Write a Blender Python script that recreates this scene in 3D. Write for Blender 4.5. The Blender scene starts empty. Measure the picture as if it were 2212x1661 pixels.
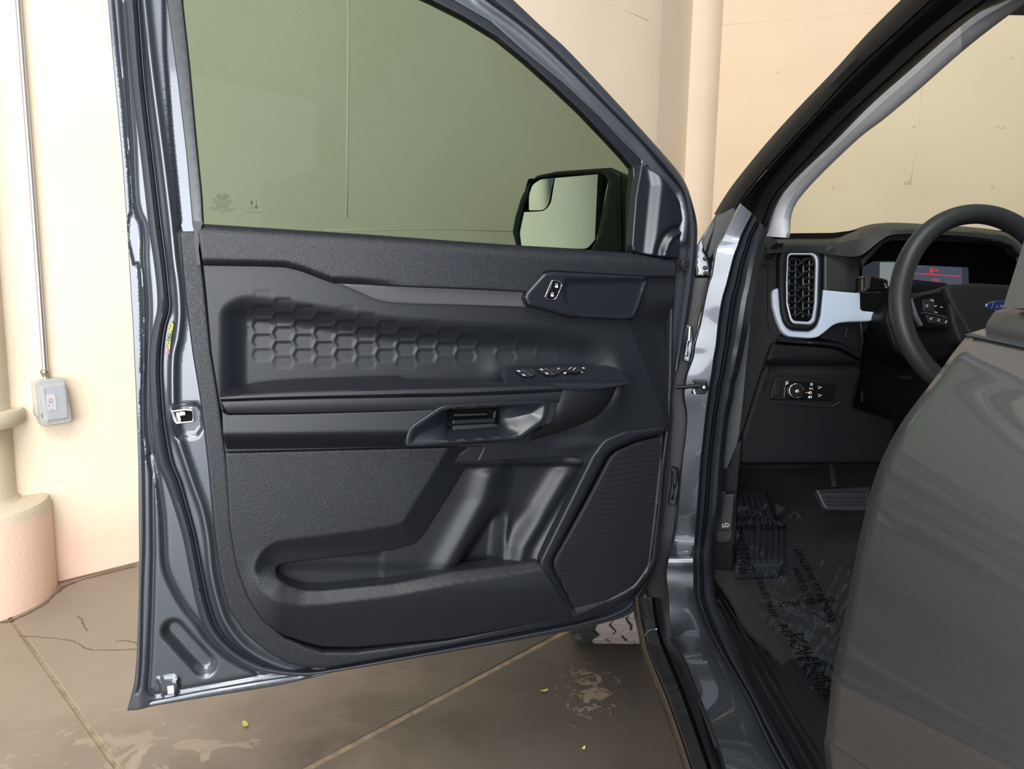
import bpy, bmesh, math, random
import numpy as np
from mathutils import Vector, Matrix
from mathutils.geometry import delaunay_2d_cdt

# ---------------------------------------------------------------- camera
CAM = np.array([0.0, 0.0, 1.18]); F = 1500.0
PITCH, ROLL = math.radians(7.5), math.radians(1.0)
scene = bpy.context.scene
cd = bpy.data.cameras.new('camera'); cam = bpy.data.objects.new('camera', cd)
scene.collection.objects.link(cam); scene.camera = cam
RM = (Matrix.Rotation(math.pi/2-PITCH, 3, 'X') @ Matrix.Rotation(ROLL, 3, 'Z'))
cam.matrix_world = Matrix.Translation(Vector(CAM)) @ RM.to_4x4()
cd.sensor_width = 36; cd.sensor_fit = 'HORIZONTAL'; cd.lens = 36*F/2212; cd.clip_start = .02
RN = np.array(RM)

# ---------------------------------------------------------------- world, lights, exposure
w = bpy.data.worlds.new('world'); scene.world = w; w.use_nodes = True
bg = w.node_tree.nodes['Background']; bg.inputs[0].default_value = (0.86, 0.93, 1.0, 1); bg.inputs[1].default_value = 0.23
def area(name, loc, target, size, power, col, sy=None):
    l = bpy.data.lights.new(name, 'AREA'); l.energy = power; l.color = col
    l.shape = 'RECTANGLE'; l.size = size; l.size_y = sy or size
    o = bpy.data.objects.new(name, l); scene.collection.objects.link(o); o.location = loc
    o.rotation_euler = (Vector(target)-Vector(loc)).to_track_quat('-Z', 'Y').to_euler()
    return o
area('daylight_opening', (-.6, -4.2, 1.55), (-.3, 3.0, 1.3), 5.6, 430, (.93, .97, 1), 2.9)
area('daylight_above', (-.5, -1.8, 4.8), (-.3, 2.4, .6), 3.6, 310, (1, .98, .95), 3.0)
area('camera_flash', (-.10, -.08, 1.29), (0.0, 2.0, .95), .14, 5.0, (1, .99, .98), .10)
scene.view_settings.view_transform = 'Standard'; scene.view_settings.look = 'None'
scene.view_settings.gamma = 1; scene.view_settings.use_curve_mapping = False
scene.view_settings.exposure = 0.25
scene.cycles.max_bounces = 8; scene.cycles.transparent_max_bounces = 16

# ---------------------------------------------------------------- materials
def lin(c): return tuple((x/255/12.92 if x/255 <= .04045 else ((x/255+.055)/1.055)**2.4) for x in c)
MATS = {}
def mat(name, col, rough=.5, metal=0, coat=0, bump=None, spec=.5, var=None, emit=None, coatr=.05):
    m = bpy.data.materials.new(name); m.use_nodes = True; nt = m.node_tree; b = nt.nodes['Principled BSDF']
    b.inputs['Base Color'].default_value = (*col, 1); b.inputs['Roughness'].default_value = rough
    b.inputs['Metallic'].default_value = metal; b.inputs['Coat Weight'].default_value = coat
    b.inputs['Coat Roughness'].default_value = coatr
    b.inputs['Specular IOR Level'].default_value = spec
    if emit: b.inputs['Emission Color'].default_value = (*emit[0], 1); b.inputs['Emission Strength'].default_value = emit[1]
    tc = nt.nodes.new('ShaderNodeTexCoord')
    if bump:
        kind, sc, st, dist = bump
        if kind == 'v':
            t = nt.nodes.new('ShaderNodeTexVoronoi'); t.feature = 'DISTANCE_TO_EDGE'; t.inputs['Scale'].default_value = sc
            o = t.outputs['Distance']
        else:
            t = nt.nodes.new('ShaderNodeTexNoise'); t.inputs['Scale'].default_value = sc; t.inputs['Detail'].default_value = 4
            o = t.outputs['Fac']
        bp = nt.nodes.new('ShaderNodeBump'); bp.inputs['Strength'].default_value = st; bp.inputs['Distance'].default_value = dist
        nt.links.new(tc.outputs['Object'], t.inputs['Vector']); nt.links.new(o, bp.inputs['Height'])
        nt.links.new(bp.outputs['Normal'], b.inputs['Normal'])
    if var:
        sc, c2 = var[0], var[1]
        t = nt.nodes.new('ShaderNodeTexNoise'); t.inputs['Scale'].default_value = sc; t.inputs['Detail'].default_value = 5
        r = nt.nodes.new('ShaderNodeValToRGB'); r.color_ramp.elements[0].color = (*col, 1); r.color_ramp.elements[1].color = (*c2, 1)
        r.color_ramp.elements[0].position = var[2] if len(var) > 2 else .35; r.color_ramp.elements[1].position = var[3] if len(var) > 3 else .7
        nt.links.new(tc.outputs['Object'], t.inputs['Vector']); nt.links.new(t.outputs['Fac'], r.inputs['Fac'])
        nt.links.new(r.outputs['Color'], b.inputs['Base Color'])
    MATS[name] = m; return m
PAINT = mat('grey_metallic_paint', (.078, .085, .099), .46, .88, .8, var=(2600, (.135, .148, .172), .45, .75))
PLAS = mat('soft_black_plastic', (.0078, .0092, .0127), .45, bump=('n', 900, .25, .0006), spec=.42)
LEATH = mat('grained_black_plastic', (.0078, .0092, .0127), .42, bump=('v', 430, .55, .0010), spec=.42)
SMOOTH = mat('smooth_black_plastic', (.0085, .0105, .0145), .34, spec=.5)
DARK = mat('dark_plastic', (.0060, .0068, .0085), .55, bump=('n', 700, .2, .0006))
GLOSSB = mat('gloss_black_plastic', (.006, .006, .007), .12, coat=.6)
RUBBER = mat('black_rubber', (.020, .024, .032), .45, spec=.5)
DRUB = mat('dark_rubber', (.012, .013, .015), .5)
BLK = mat('black_void', (.002, .002, .002), .8, spec=.1)
DIM = mat('dimmed_black_plastic', (.0050, .0056, .0072), .42, bump=('n', 700, .15, .0005), spec=.16)  # darker copy of the black plastic; cab shade is put into the colour
DIMS = mat('dimmed_soft_black', (.0085, .009, .010), .55, bump=('v', 500, .4, .0008), spec=.2)  # soft black darkened likewise, cab shade put into its colour
CHROME = mat('chrome', (.85, .85, .87), .12, 1)
STEEL = mat('zinc_steel', (.62, .64, .66), .3, .9)
WHITE = mat('white_print', (.8, .82, .85), .5)
HEAD = mat('light_grey_pillar_trim', (.84, .87, .92), .6, bump=('n', 1200, .2, .0006))
FABRIC = mat('light_grey_fabric', (.60, .64, .70), .85, bump=('v', 600, .6, .001))
LTRIM = mat('pale_blue_grey_trim', (.46, .52, .64), .35, bump=('n', 1500, .1, .0004))
CARPET = mat('dark_carpet', (.010, .011, .012), .9, bump=('n', 500, .6, .002))

# ---------------------------------------------------------------- pixel rays and frames
def rays(px, py):
    px = np.atleast_1d(np.asarray(px, float)); py = np.atleast_1d(np.asarray(py, float))
    d = np.stack([(px-1106)/F, -(py-830.5)/F, -np.ones_like(px)], 1)
    return d @ RN.T
class Frame:
    def __init__(s, p0, n): s.p = np.array(p0, float); s.n = np.array(n, float)/np.linalg.norm(n)
    def at(s, px, py, w=0.0):
        d = rays(px, py); w = np.broadcast_to(np.asarray(w, float), (len(d),))
        t = ((s.p-CAM) @ s.n + w)/(d @ s.n)
        return CAM + d*t[:, None]
def YP(px, py, Y): d = rays(px, py)[0]; return CAM+d*(Y/d[1])
def XP(px, py, X): d = rays(px, py)[0]; return CAM+d*(X/d[0])
def ZP(px, py, Z): d = rays(px, py)[0]; return CAM+d*((Z-CAM[2])/d[2])
DOOR = Frame((-.517, 1.147, 1), (.344, -.939, 0))

def _segd(P, a, b):
    P = np.asarray(P, np.float32); a = a.astype(np.float32); b = b.astype(np.float32); out = np.empty(len(P), np.float32)
    ab = b-a; L = np.maximum((ab*ab).sum(1), 1e-9)
    for s in range(0, len(P), 2000):
        x = P[s:s+2000, 0:1]-a[None, :, 0]; y = P[s:s+2000, 1:2]-a[None, :, 1]
        t = np.clip((x*ab[:, 0]+y*ab[:, 1])/L, 0, 1); x -= ab[:, 0]*t; y -= ab[:, 1]*t
        out[s:s+2000] = np.sqrt((x*x+y*y).min(1))
    return out.astype(float)
def sdf(P, poly):
    P = np.asarray(P, float); poly = np.asarray([q[:2] for q in poly], float); a = poly; b = np.roll(poly, -1, 0)
    d = _segd(P, a, b); ins = np.zeros(len(P), bool)
    for (ax, ay), (bx, by) in zip(a, b):
        if ay == by: continue
        m = (ay > P[:, 1]) != (by > P[:, 1]); ins ^= m & (P[:, 0] < (bx-ax)*(P[:, 1]-ay)/(by-ay)+ax)
    return np.where(ins, d, -d)
def ldist(P, line):
    L = np.asarray([q[:2] for q in line], float); return _segd(P, L[:-1], L[1:])
def ss(x): x = np.clip(x, 0, 1); return x*x*(3-2*x)
def cv(pts, ox, oy, s): return [(ox+p[0]/s, oy+p[1]/s)+tuple(p[2:]) for p in pts]
def cr(pts, n=8, closed=False):
    P = np.array([p[:] for p in pts], float); N = len(P); out = []
    for i in range(N if closed else N-1):
        g = (lambda k: P[k % N]) if closed else (lambda k: P[min(max(k, 0), N-1)])
        p0, p1, p2, p3 = g(i-1), g(i), g(i+1), g(i+2)
        for k in range(n):
            t = k/n; out.append(.5*((2*p1)+(-p0+p2)*t+(2*p0-5*p1+4*p2-p3)*t*t+(-p0+3*p1-3*p2+p3)*t**3))
    if not closed: out.append(P[-1])
    return np.array(out)
def rc(pts, r=4, n=4):
    out = []; N = len(pts)
    for i in range(N):
        p = np.array(pts[i][:2], float); a = np.array(pts[i-1][:2], float); b = np.array(pts[(i+1) % N][:2], float)
        rr = pts[i][2] if len(pts[i]) > 2 else r
        la, lb = np.linalg.norm(a-p), np.linalg.norm(b-p); q = min(rr, la*.45, lb*.45)
        if q < .3: out.append(p); continue
        A = p+(a-p)/la*q; B = p+(b-p)/lb*q
        for k in range(n+1):
            t = k/n; out.append((1-t)**2*A+2*t*(1-t)*p+t*t*B)
    return np.array(out)
def resample(poly, step):
    out = []
    for i in range(len(poly)):
        a, b = poly[i], poly[(i+1) % len(poly)]; L = np.linalg.norm(b-a); k = max(1, int(L/step))
        for j in range(k): out.append(a+(b-a)*j/k)
    q = [out[0]]
    for p in out[1:]:
        if np.linalg.norm(p-q[-1]) > .25: q.append(p)
    if np.linalg.norm(q[0]-q[-1]) < .25: q.pop()
    return np.array(q)

# ---------------------------------------------------------------- objects
def link(name, me, m, parent=None, smooth=True, ang=35, **props):
    o = bpy.data.objects.new(name, me); scene.collection.objects.link(o)
    for mm in (m if isinstance(m, (list, tuple)) else [m]): me.materials.append(mm)
    if smooth and len(me.polygons):
        me.shade_smooth(); me.set_sharp_from_angle(angle=math.radians(ang))
    if parent is not None: setpar(o, parent)
    for k, v in props.items(): o[k] = v
    return o
def setpar(o, p):
    o.parent = p; o.matrix_parent_inverse = PINV[p.name]
PINV = {}
def empty(name, loc, parent=None, **props):
    o = bpy.data.objects.new(name, None); scene.collection.objects.link(o); o.empty_display_size = .1
    if parent is not None:
        o.parent = parent; o.matrix_parent_inverse = PINV[parent.name]
    o.location = loc; PINV[o.name] = Matrix.Translation(-Vector(loc))
    for k, v in props.items(): o[k] = v
    return o
# nested empties: world location of the child is kept by the parent inverse, so its own inverse only undoes its own location
def tomesh(name, V, Fc):
    me = bpy.data.meshes.new(name); me.from_pydata([tuple(v) for v in V], [], Fc); me.validate(); me.update(); return me
def fixn(me, flip_to=None):
    bm = bmesh.new(); bm.from_mesh(me); bmesh.ops.recalc_face_normals(bm, faces=bm.faces); bm.to_mesh(me); bm.free()

def relief(name, poly, fr, m, parent, w=0.0, step=8, R=4, r=.0015, hf=None, skirt=.008, holes=(), round_r=None, ang=50, back=False, feats=(), **props):
    poly = rc(poly, round_r if round_r is not None else 3)
    es = max(1.6, min(step, 6)); B = resample(poly, es)
    H = [resample(rc(h, 3), es) for h in holes]
    loops = [B]+H; bounds = []
    pts = []; edges = []
    for L in loops:
        s = len(pts); pts += [tuple(p) for p in L]; n = len(L)
        edges += [(s+i, s+(i+1) % n) for i in range(n)]; bounds.append((s, n))
    def D(P):
        d = sdf(P, poly)
        for h in H: d = np.minimum(d, -sdf(P, h))
        return d
    if R > 0:
        for k in (.22, .55, 1.0):
            for L in loops:
                t = np.roll(L, -1, 0)-np.roll(L, 1, 0); nn = np.stack([-t[:, 1], t[:, 0]], 1); nn /= np.maximum(np.linalg.norm(nn, axis=1), 1e-6)[:, None]
                for sg in (1, -1):
                    Q = L+nn*sg*R*k; d = D(Q); ok = d > R*k*.93
                    pts += [tuple(p) for p in Q[ok]]
    mn = B.min(0); mx = B.max(0)
    gx, gy = np.meshgrid(np.arange(mn[0]+step/2, mx[0], step), np.arange(mn[1]+step/2, mx[1], step))
    gx = gx + (np.arange(gx.shape[0]) % 2)[:, None]*step*.5
    G = np.stack([gx.ravel(), gy.ravel()], 1)
    if len(G):
        d = D(G); ok = d > max(R, 0)*1.0+step*.35
        for ln_, offs, st in feats: ok &= ldist(G, ln_) > max(abs(o) for o in offs)+step*.4
        G = G[ok]; pts += [tuple(p) for p in G]
    for ln_, offs, st in feats:
        Lp = np.array([q[:2] for q in ln_], float); sl = np.r_[0, np.cumsum(np.linalg.norm(np.diff(Lp, axis=0), axis=1))]; k = max(2, int(sl[-1]/st))
        u = np.linspace(0, sl[-1], k); Q = np.stack([np.interp(u, sl, Lp[:, 0]), np.interp(u, sl, Lp[:, 1])], 1)
        t = np.gradient(Q, axis=0); nn = np.stack([-t[:, 1], t[:, 0]], 1); nn /= np.maximum(np.linalg.norm(nn, axis=1), 1e-6)[:, None]
        for o_ in offs:
            X = Q+nn*o_; d = D(X); ok = d > R+1
            ok &= ldist(X, ln_) > abs(o_)*.9-.05
            pts += [tuple(p) for p in X[ok]]
    res = delaunay_2d_cdt([Vector(p) for p in pts], edges, [], 1, 1e-4)
    P = np.array([tuple(v) for v in res[0]]); T = [tuple(f) for f in res[2]]
    if H:
        cen = np.array([P[list(f)].mean(0) for f in T]); keep = np.ones(len(T), bool)
        for h in H: keep &= sdf(cen, h) < 0
        T = [f for f, k in zip(T, keep) if k]
    d = np.maximum(D(P), 0)
    h = np.zeros(len(P))
    if hf is not None: h = hf(P[:, 0], P[:, 1])
    if R > 0:
        q = np.clip(1-d/R, 0, 1); h = h-r*(1-np.sqrt(1-q*q*.96))
    V = fr.at(P[:, 0], P[:, 1], w)+fr.n[None]*h[:, None]
    ec = {}
    for f in T:
        for i in range(3):
            e = (f[i], f[(i+1) % 3]); k = (min(e), max(e)); ec[k] = None if k in ec else e
    bed = [e for e in ec.values() if e]
    V = list(V); mp = {}
    Fc = [tuple(f) for f in T]
    def dupv(i):
        if i not in mp: mp[i] = len(V); V.append(V[i]-fr.n*skirt)
        return mp[i]
    for a, b in bed: Fc.append((b, a, dupv(a), dupv(b)))
    if back:
        Fc += [tuple(mp.get(i, None) if i in mp else i for i in f[::-1]) for f in []]
    me = tomesh(name, V, Fc); fixn(me)
    # make the face side look along the frame normal
    me.update()
    s = sum((np.array(p.normal) @ fr.n)*p.area for p in me.polygons)
    if s < 0: me.flip_normals()
    return link(name, me, m, parent, ang=ang, **props)

def loft(name, rows, m, parent, closed=False, ang=40, cap=False, **props):
    """rows: list of equally long lists of 3-D points"""
    n = len(rows[0]); V = [p for r_ in rows for p in r_]; Fc = []
    R = len(rows)
    for i in range(R-1 if not closed else R):
        for j in range(n-1):
            a = i*n+j; b = ((i+1) % R)*n+j; Fc.append((a, a+1, b+1, b))
    if cap and closed:
        Fc.append([i*n for i in range(R)]); Fc.append([i*n+n-1 for i in range(R)][::-1])
    me = tomesh(name, V, Fc); fixn(me)
    return link(name, me, m, parent, ang=ang, **props)
def rowpx(pts, conv, n=6):
    """smooth a pixel polyline (px, py, extra...) and turn it into 3-D with conv(px,py,extra)"""
    return [conv(*p) for p in cr(pts, n)]
def drow(pts, w, n=6):
    q = cr([(p[0], p[1], (p[2] if len(p) > 2 else w)) for p in pts], n)
    return list(DOOR.at(q[:, 0], q[:, 1], q[:, 2]))
def band(name, L, Rr, prof, fr, m, parent, n=6, **props):
    """strip between two pixel polylines with a cross profile [(t, w)...]"""
    a = cr(L, n); b = cr(Rr, n); rows = []
    for t, w_ in prof:
        q = a*(1-t)+b*t; rows.append(list(fr.at(q[:, 0], q[:, 1], w_)))
    return loft(name, rows, m, parent, **props)
def tube(name, pts, rad, m, parent, seg=8, closed=False, **props):
    P = [Vector(p) for p in pts]; n = len(P); V = []; Fc = []
    for i in range(n):
        a = P[i-1] if (i > 0 or closed) else P[i]; b = P[(i+1) % n] if (i < n-1 or closed) else P[i]
        t = (b-a).normalized(); u = t.cross(Vector((0, 0, 1)))
        if u.length < .05: u = t.cross(Vector((1, 0, 0)))
        u.normalize(); v = t.cross(u); rr = rad[i] if hasattr(rad, '__len__') else rad
        for k in range(seg):
            an = 2*math.pi*k/seg; V.append(P[i]+u*math.cos(an)*rr+v*math.sin(an)*rr)
    for i in range(n if closed else n-1):
        for k in range(seg):
            a = i*seg+k; b = i*seg+(k+1) % seg; j = (i+1) % n; Fc.append((a, b, j*seg+(k+1) % seg, j*seg+k))
    if not closed: Fc.append(list(range(seg))[::-1]); Fc.append([(n-1)*seg+k for k in range(seg)])
    me = tomesh(name, V, Fc); fixn(me)
    if m is None: return me
    return link(name, me, m, parent, ang=60, **props)
def box(name, lo, hi, m, parent=None, bev=.002, mtx=None, **props):
    bm = bmesh.new(); bmesh.ops.create_cube(bm, size=1)
    c = [(a+b)/2 for a, b in zip(lo, hi)]; s = [abs(b-a) for a, b in zip(lo, hi)]
    for v in bm.verts: v.co = Vector([c[i]+v.co[i]*s[i] for i in range(3)])
    if bev: bmesh.ops.bevel(bm, geom=bm.edges[:], offset=min(bev, min(s)*.4), segments=2, affect='EDGES')
    if mtx is not None: bm.transform(mtx)
    me = bpy.data.meshes.new(name); bm.to_mesh(me); bm.free()
    return link(name, me, m, parent, **props)
def joinm(name, meshes, m, parent, **props):
    bm = bmesh.new()
    for me in meshes: bm.from_mesh(me)
    out = bpy.data.meshes.new(name); bm.to_mesh(out); bm.free()
    return link(name, out, m, parent, **props)
def fmat(fr, px, py, w, dx=10, dy=0):
    o = Vector(fr.at(px, py, w)[0]); x = Vector(fr.at(px+dx, py+dy, w)[0])-o; x.normalize(); z = Vector(fr.n)
    x = (x-z*x.dot(z)).normalized(); y = z.cross(x); return Matrix.Translation(o) @ Matrix((x, y, z)).transposed().to_4x4()
def textm(s, size, mtx, mirror=False, ext=.0002, shear=0, align='CENTER'):
    c = bpy.data.curves.new('txt', 'FONT'); c.body = s; c.size = size; c.extrude = ext; c.align_x = align; c.align_y = 'CENTER'; c.shear = shear
    c.resolution_u = 3
    o = bpy.data.objects.new('txt', c); scene.collection.objects.link(o)
    dg = bpy.context.evaluated_depsgraph_get(); me = bpy.data.meshes.new_from_object(o.evaluated_get(dg))
    bpy.data.objects.remove(o)
    if mirror: me.transform(Matrix.Scale(-1, 4, Vector((1, 0, 0))))
    me.transform(mtx); return me
def polym(pts3, n, th):
    """flat polygon prism mesh"""
    n = np.array(n)/np.linalg.norm(n); k = len(pts3); V = [np.array(p)+n*th for p in pts3]+[np.array(p) for p in pts3]
    Fc = [list(range(k)), list(range(k, 2*k))[::-1]]+[(i, (i+1) % k, k+(i+1) % k, k+i) for i in range(k)]
    me = tomesh('p', V, Fc); fixn(me); return me
def chip(name, poly, fr, m, parent, w, th=.001, **props):
    p = rc(poly, 1.0, 3); me = polym(fr.at(p[:, 0], p[:, 1], w), fr.n, th)
    return link(name, me, m, parent, **props)
def circ(cx, cy, rx, ry=None, n=20, a0=0): ry = ry or rx; return [(cx+rx*math.cos(a0+2*math.pi*i/n), cy+ry*math.sin(a0+2*math.pi*i/n)) for i in range(n)]
# ================================================================ SETTING
def stucco(name, col, col2, pink=None):
    m = mat(name, col, .85, bump=('n', 55, .35, .004), var=(1.7, col2, .4, .75))
    nt = m.node_tree; b = nt.nodes['Principled BSDF']
    if pink:
        g = nt.nodes.new('ShaderNodeNewGeometry'); sx = nt.nodes.new('ShaderNodeSeparateXYZ'); mr = nt.nodes.new('ShaderNodeMapRange')
        mx = nt.nodes.new('ShaderNodeMixRGB'); src = b.inputs['Base Color'].links[0].from_socket
        nz = nt.nodes.new('ShaderNodeTexNoise'); nz.inputs['Scale'].default_value = 6; ad = nt.nodes.new('ShaderNodeMath'); ad.operation = 'MULTIPLY_ADD'
        ad.inputs[1].default_value = .06; nt.links.new(nz.outputs['Fac'], ad.inputs[0]); nt.links.new(sx.outputs['Z'], ad.inputs[2])
        nt.links.new(g.outputs['Position'], nz.inputs['Vector'])
        nt.links.new(g.outputs['Position'], sx.inputs[0]); nt.links.new(ad.outputs[0], mr.inputs['Value'])
        mr.inputs['From Min'].default_value = pink[0]; mr.inputs['From Max'].default_value = pink[1]
        mr.inputs['To Min'].default_value = 1; mr.inputs['To Max'].default_value = 0
        nt.links.new(mr.outputs[0], mx.inputs['Fac']); nt.links.new(src, mx.inputs['Color1']); mx.inputs['Color2'].default_value = (*pink[2], 1)
        nt.links.new(mx.outputs[0], b.inputs['Base Color'])
    return m
WALLM = stucco('cream_stucco', (.90, .77, .60), (.86, .72, .55), (.16, .36, (.88, .62, .48)))
WALLR = stucco('peach_stucco', (.86, .67, .47), (.81, .62, .43))
COLM = stucco('cream_pillar_paint', (.74, .64, .49), (.66, .57, .43), (.33, .37, (.86, .60, .47)))

a0 = ZP(130, 1255, 0); a1 = ZP(296, 1213, 0); dl = (a1-a0)[:2]; dl /= np.linalg.norm(dl); nl = np.array([dl[1], -dl[0]])
WL = Frame((a0[0], a0[1], 0), (nl[0], nl[1], 0))
c0 = WL.at(1418, 300)[0]
def wallbox(name, p, q, th, side, z1, m, **k):
    p = np.array(p[:2]); q = np.array(q[:2]); d = (q-p)/np.linalg.norm(q-p); n = np.array([-d[1], d[0]])*side*th
    V = [(*p, 0), (*q, 0), (*(q+n), 0), (*(p+n), 0), (*p, z1), (*q, z1), (*(q+n), z1), (*(p+n), z1)]
    me = tomesh(name, V, [(0, 1, 2, 3), (4, 5, 6, 7), (0, 1, 5, 4), (1, 2, 6, 5), (2, 3, 7, 6), (3, 0, 4, 7)]); fixn(me)
    return link(name, me, m, None, False, **k)
ws = a0[:2]-dl*9
wall_left = wallbox('wall_left', ws, c0, .2, 1, 4.2, WALLM, kind='structure', label='cream stucco wall with a pink-tinted foot behind the open door')
# pilaster: side face then front face
pA = c0[:2]; dA = rays(1483, 300)[0]; dB = rays(1547, 300)[0]
YB = c0[1]-.02; pB = (CAM+dA*((YB+.50)/dA[1]))[:2]; pC = (CAM+dB*((YB+.42)/dB[1]))[:2]
V = [(*pA, 0), (*pB, 0), (*pC, 0), (pC[0]+.3, pC[1]+.5, 0), (pA[0]-.05, pA[1]+1.0, 0)]; V += [(v[0], v[1], 4.2) for v in V]
me = tomesh('trim_1', V, [(0, 1, 2, 3, 4), (5, 6, 7, 8, 9)]+[(i, (i+1) % 5, 5+(i+1) % 5, 5+i) for i in range(5)]); fixn(me)
link('trim_1', me, WALLM, None, False, kind='structure', label='peach stucco pilaster in the corner between the two walls')
dr = np.array([1, -.33]); dr /= np.linalg.norm(dr)
WALL_R0 = (CAM+dB*((YB-.10)/dB[1]))[:2]
wall_right = wallbox('wall_right', WALL_R0, WALL_R0+dr*9, .2, 1, 4.2, WALLR, kind='structure', label='peach stucco wall ahead of the truck')
WR = Frame((*WALL_R0, 0), (dr[1], -dr[0], 0))
# moulded seams and blisters in the stucco
def seam(wallobj, fr, pts, hw, m, name='stucco_seam'):
    P = np.array(pts, float); q = fr.at(P[:, 0], P[:, 1], -hw*.35)
    me = tube(name, q, hw, None, None, 6); return link(name, me, m, None, parent=None) if False else _chd(me, name, m, wallobj)
def _chd(me, name, m, par):
    o = bpy.data.objects.new(name, me); scene.collection.objects.link(o); me.materials.append(m); me.shade_smooth(); o.parent = par; return o
seam(wall_left, WL, [(752, -20), (752, 120), (750, 300), (749, 470)], .006, WALLM)
seam(wall_left, WL, [(700, 497), (830, 497), (950, 495), (1110, 500)], .003, WALLM)
seam(wall_left, WL, [(1120, -150), (1290, 0), (1340, 17), (1400, 45)], .003, WALLM)
seam(wall_right, WR, [(1549, 55), (1700, 42), (1880, 28), (2212, 10)], .003, WALLR)
seam(wall_right, WR, [(1992, 180), (1984, 270), (1976, 330), (1966, 400)], .004, WALLR)
for (x, y, r) in [(1680, 155, 6), (1668, 275, 4), (2155, 273, 6), (2166, 274, 6), (2184, 123, 6), (1800, 405, 5), (2144, 402, 6), (1960, 392, 9), (1975, 272, 7)]:
    c = WR.at(x, y, 0)[0]; bm = bmesh.new(); bmesh.ops.create_icosphere(bm, subdivisions=2, radius=r*.0022)
    bmesh.ops.scale(bm, vec=(1, .5, 1.2), verts=bm.verts); bmesh.ops.translate(bm, vec=c, verts=bm.verts)
    me = bpy.data.meshes.new('blister'); bm.to_mesh(me); bm.free(); _chd(me, 'blister', WALLR, wall_right)

# ---- floor: concrete slabs with recessed joints
fm = mat('stained_concrete', (.300, .230, .165), .6, bump=('n', 120, .25, .002))
nt = fm.node_tree; b = nt.nodes['Principled BSDF']; tc = nt.nodes.new('ShaderNodeTexCoord')
def nz(sc, det, dist=0, stretch=None, rough=.6):
    n = nt.nodes.new('ShaderNodeTexNoise'); n.inputs['Scale'].default_value = sc; n.inputs['Detail'].default_value = det
    n.inputs['Distortion'].default_value = dist; n.inputs['Roughness'].default_value = rough
    if stretch:
        mp = nt.nodes.new('ShaderNodeMapping'); mp.inputs['Rotation'].default_value = (0, 0, stretch[0]); mp.inputs['Scale'].default_value = stretch[1]
        nt.links.new(tc.outputs['Object'], mp.inputs[0]); nt.links.new(mp.outputs[0], n.inputs['Vector'])
    else: nt.links.new(tc.outputs['Object'], n.inputs['Vector'])
    return n.outputs['Fac']
def ramp(src, a, ca, b_, cb):
    r = nt.nodes.new('ShaderNodeValToRGB'); r.color_ramp.elements[0].position = a; r.color_ramp.elements[1].position = b_
    r.color_ramp.elements[0].color = (*ca, 1); r.color_ramp.elements[1].color = (*cb, 1); nt.links.new(src, r.inputs[0]); return r.outputs[0]
def mixc(t, fac, c1, c2):
    m = nt.nodes.new('ShaderNodeMixRGB'); m.blend_type = t
    for s, v in ((0, fac), (1, c1), (2, c2)):
        if isinstance(v, (float, int)): m.inputs[s].default_value = v
        elif isinstance(v, tuple): m.inputs[s].default_value = (*v, 1)
        else: nt.links.new(v, m.inputs[s])
    return m.outputs[0]
c = ramp(nz(1.3, 6, .4), .35, (.098, .081, .065), .68, (.195, .160, .125))
c = mixc('MULTIPLY', .8, c, ramp(nz(5, 8, .8), .3, (.62, .60, .58), .65, (1.05, 1.05, 1.05)))
c = mixc('MULTIPLY', .5, c, ramp(nz(9, 4, 0, (.6, (1, 14, 1))), .35, (.7, .7, .7), .7, (1.15, 1.15, 1.15)))
# darker area under the truck side, in floor coordinates
def spot(x, y, rx, ry, soft=1.0):
    mp = nt.nodes.new('ShaderNodeMapping'); mp.vector_type = 'POINT'; mp.inputs['Location'].default_value = (-x/rx, -y/ry, 0); mp.inputs['Scale'].default_value = (1/rx, 1/ry, 0)
    nt.links.new(tc.outputs['Object'], mp.inputs[0]); ln = nt.nodes.new('ShaderNodeVectorMath'); ln.operation = 'LENGTH'; nt.links.new(mp.outputs[0], ln.inputs[0])
    return ln.outputs['Value']
def msub(a, b_, op='SUBTRACT'):
    m = nt.nodes.new('ShaderNodeMath'); m.operation = op
    for i, v in enumerate((a, b_)):
        if isinstance(v, (float, int)): m.inputs[i].default_value = v
        else: nt.links.new(v, m.inputs[i])
    return m.outputs[0]
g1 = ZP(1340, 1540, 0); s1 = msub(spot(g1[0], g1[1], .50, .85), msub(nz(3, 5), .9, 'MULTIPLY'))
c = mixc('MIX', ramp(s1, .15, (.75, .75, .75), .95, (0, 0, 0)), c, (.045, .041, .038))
g2 = ZP(1275, 1490, 0); s2 = msub(nz(24, 9, 1.0, None, .75), msub(msub(spot(g2[0], g2[1], .16, .26), .22, 'MULTIPLY'), -.44))
c = mixc('MIX', ramp(s2, .0, (0, 0, 0), .05, (.85, .85, .85)), c, (.25, .20, .15))
for (px, py, rx, ry, th) in [(300, 1600, .32, .09, 0), (180, 1640, .25, .08, 0)]:
    g3 = ZP(px, py, 0); s3 = msub(nz(8, 5, 1.6), msub(msub(spot(g3[0], g3[1], rx, ry), .16, 'MULTIPLY'), -.42))
    c = mixc('MIX', ramp(s3, .0, (0, 0, 0), .02, (.5, .5, .5)), c, (.34, .28, .215))
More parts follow.
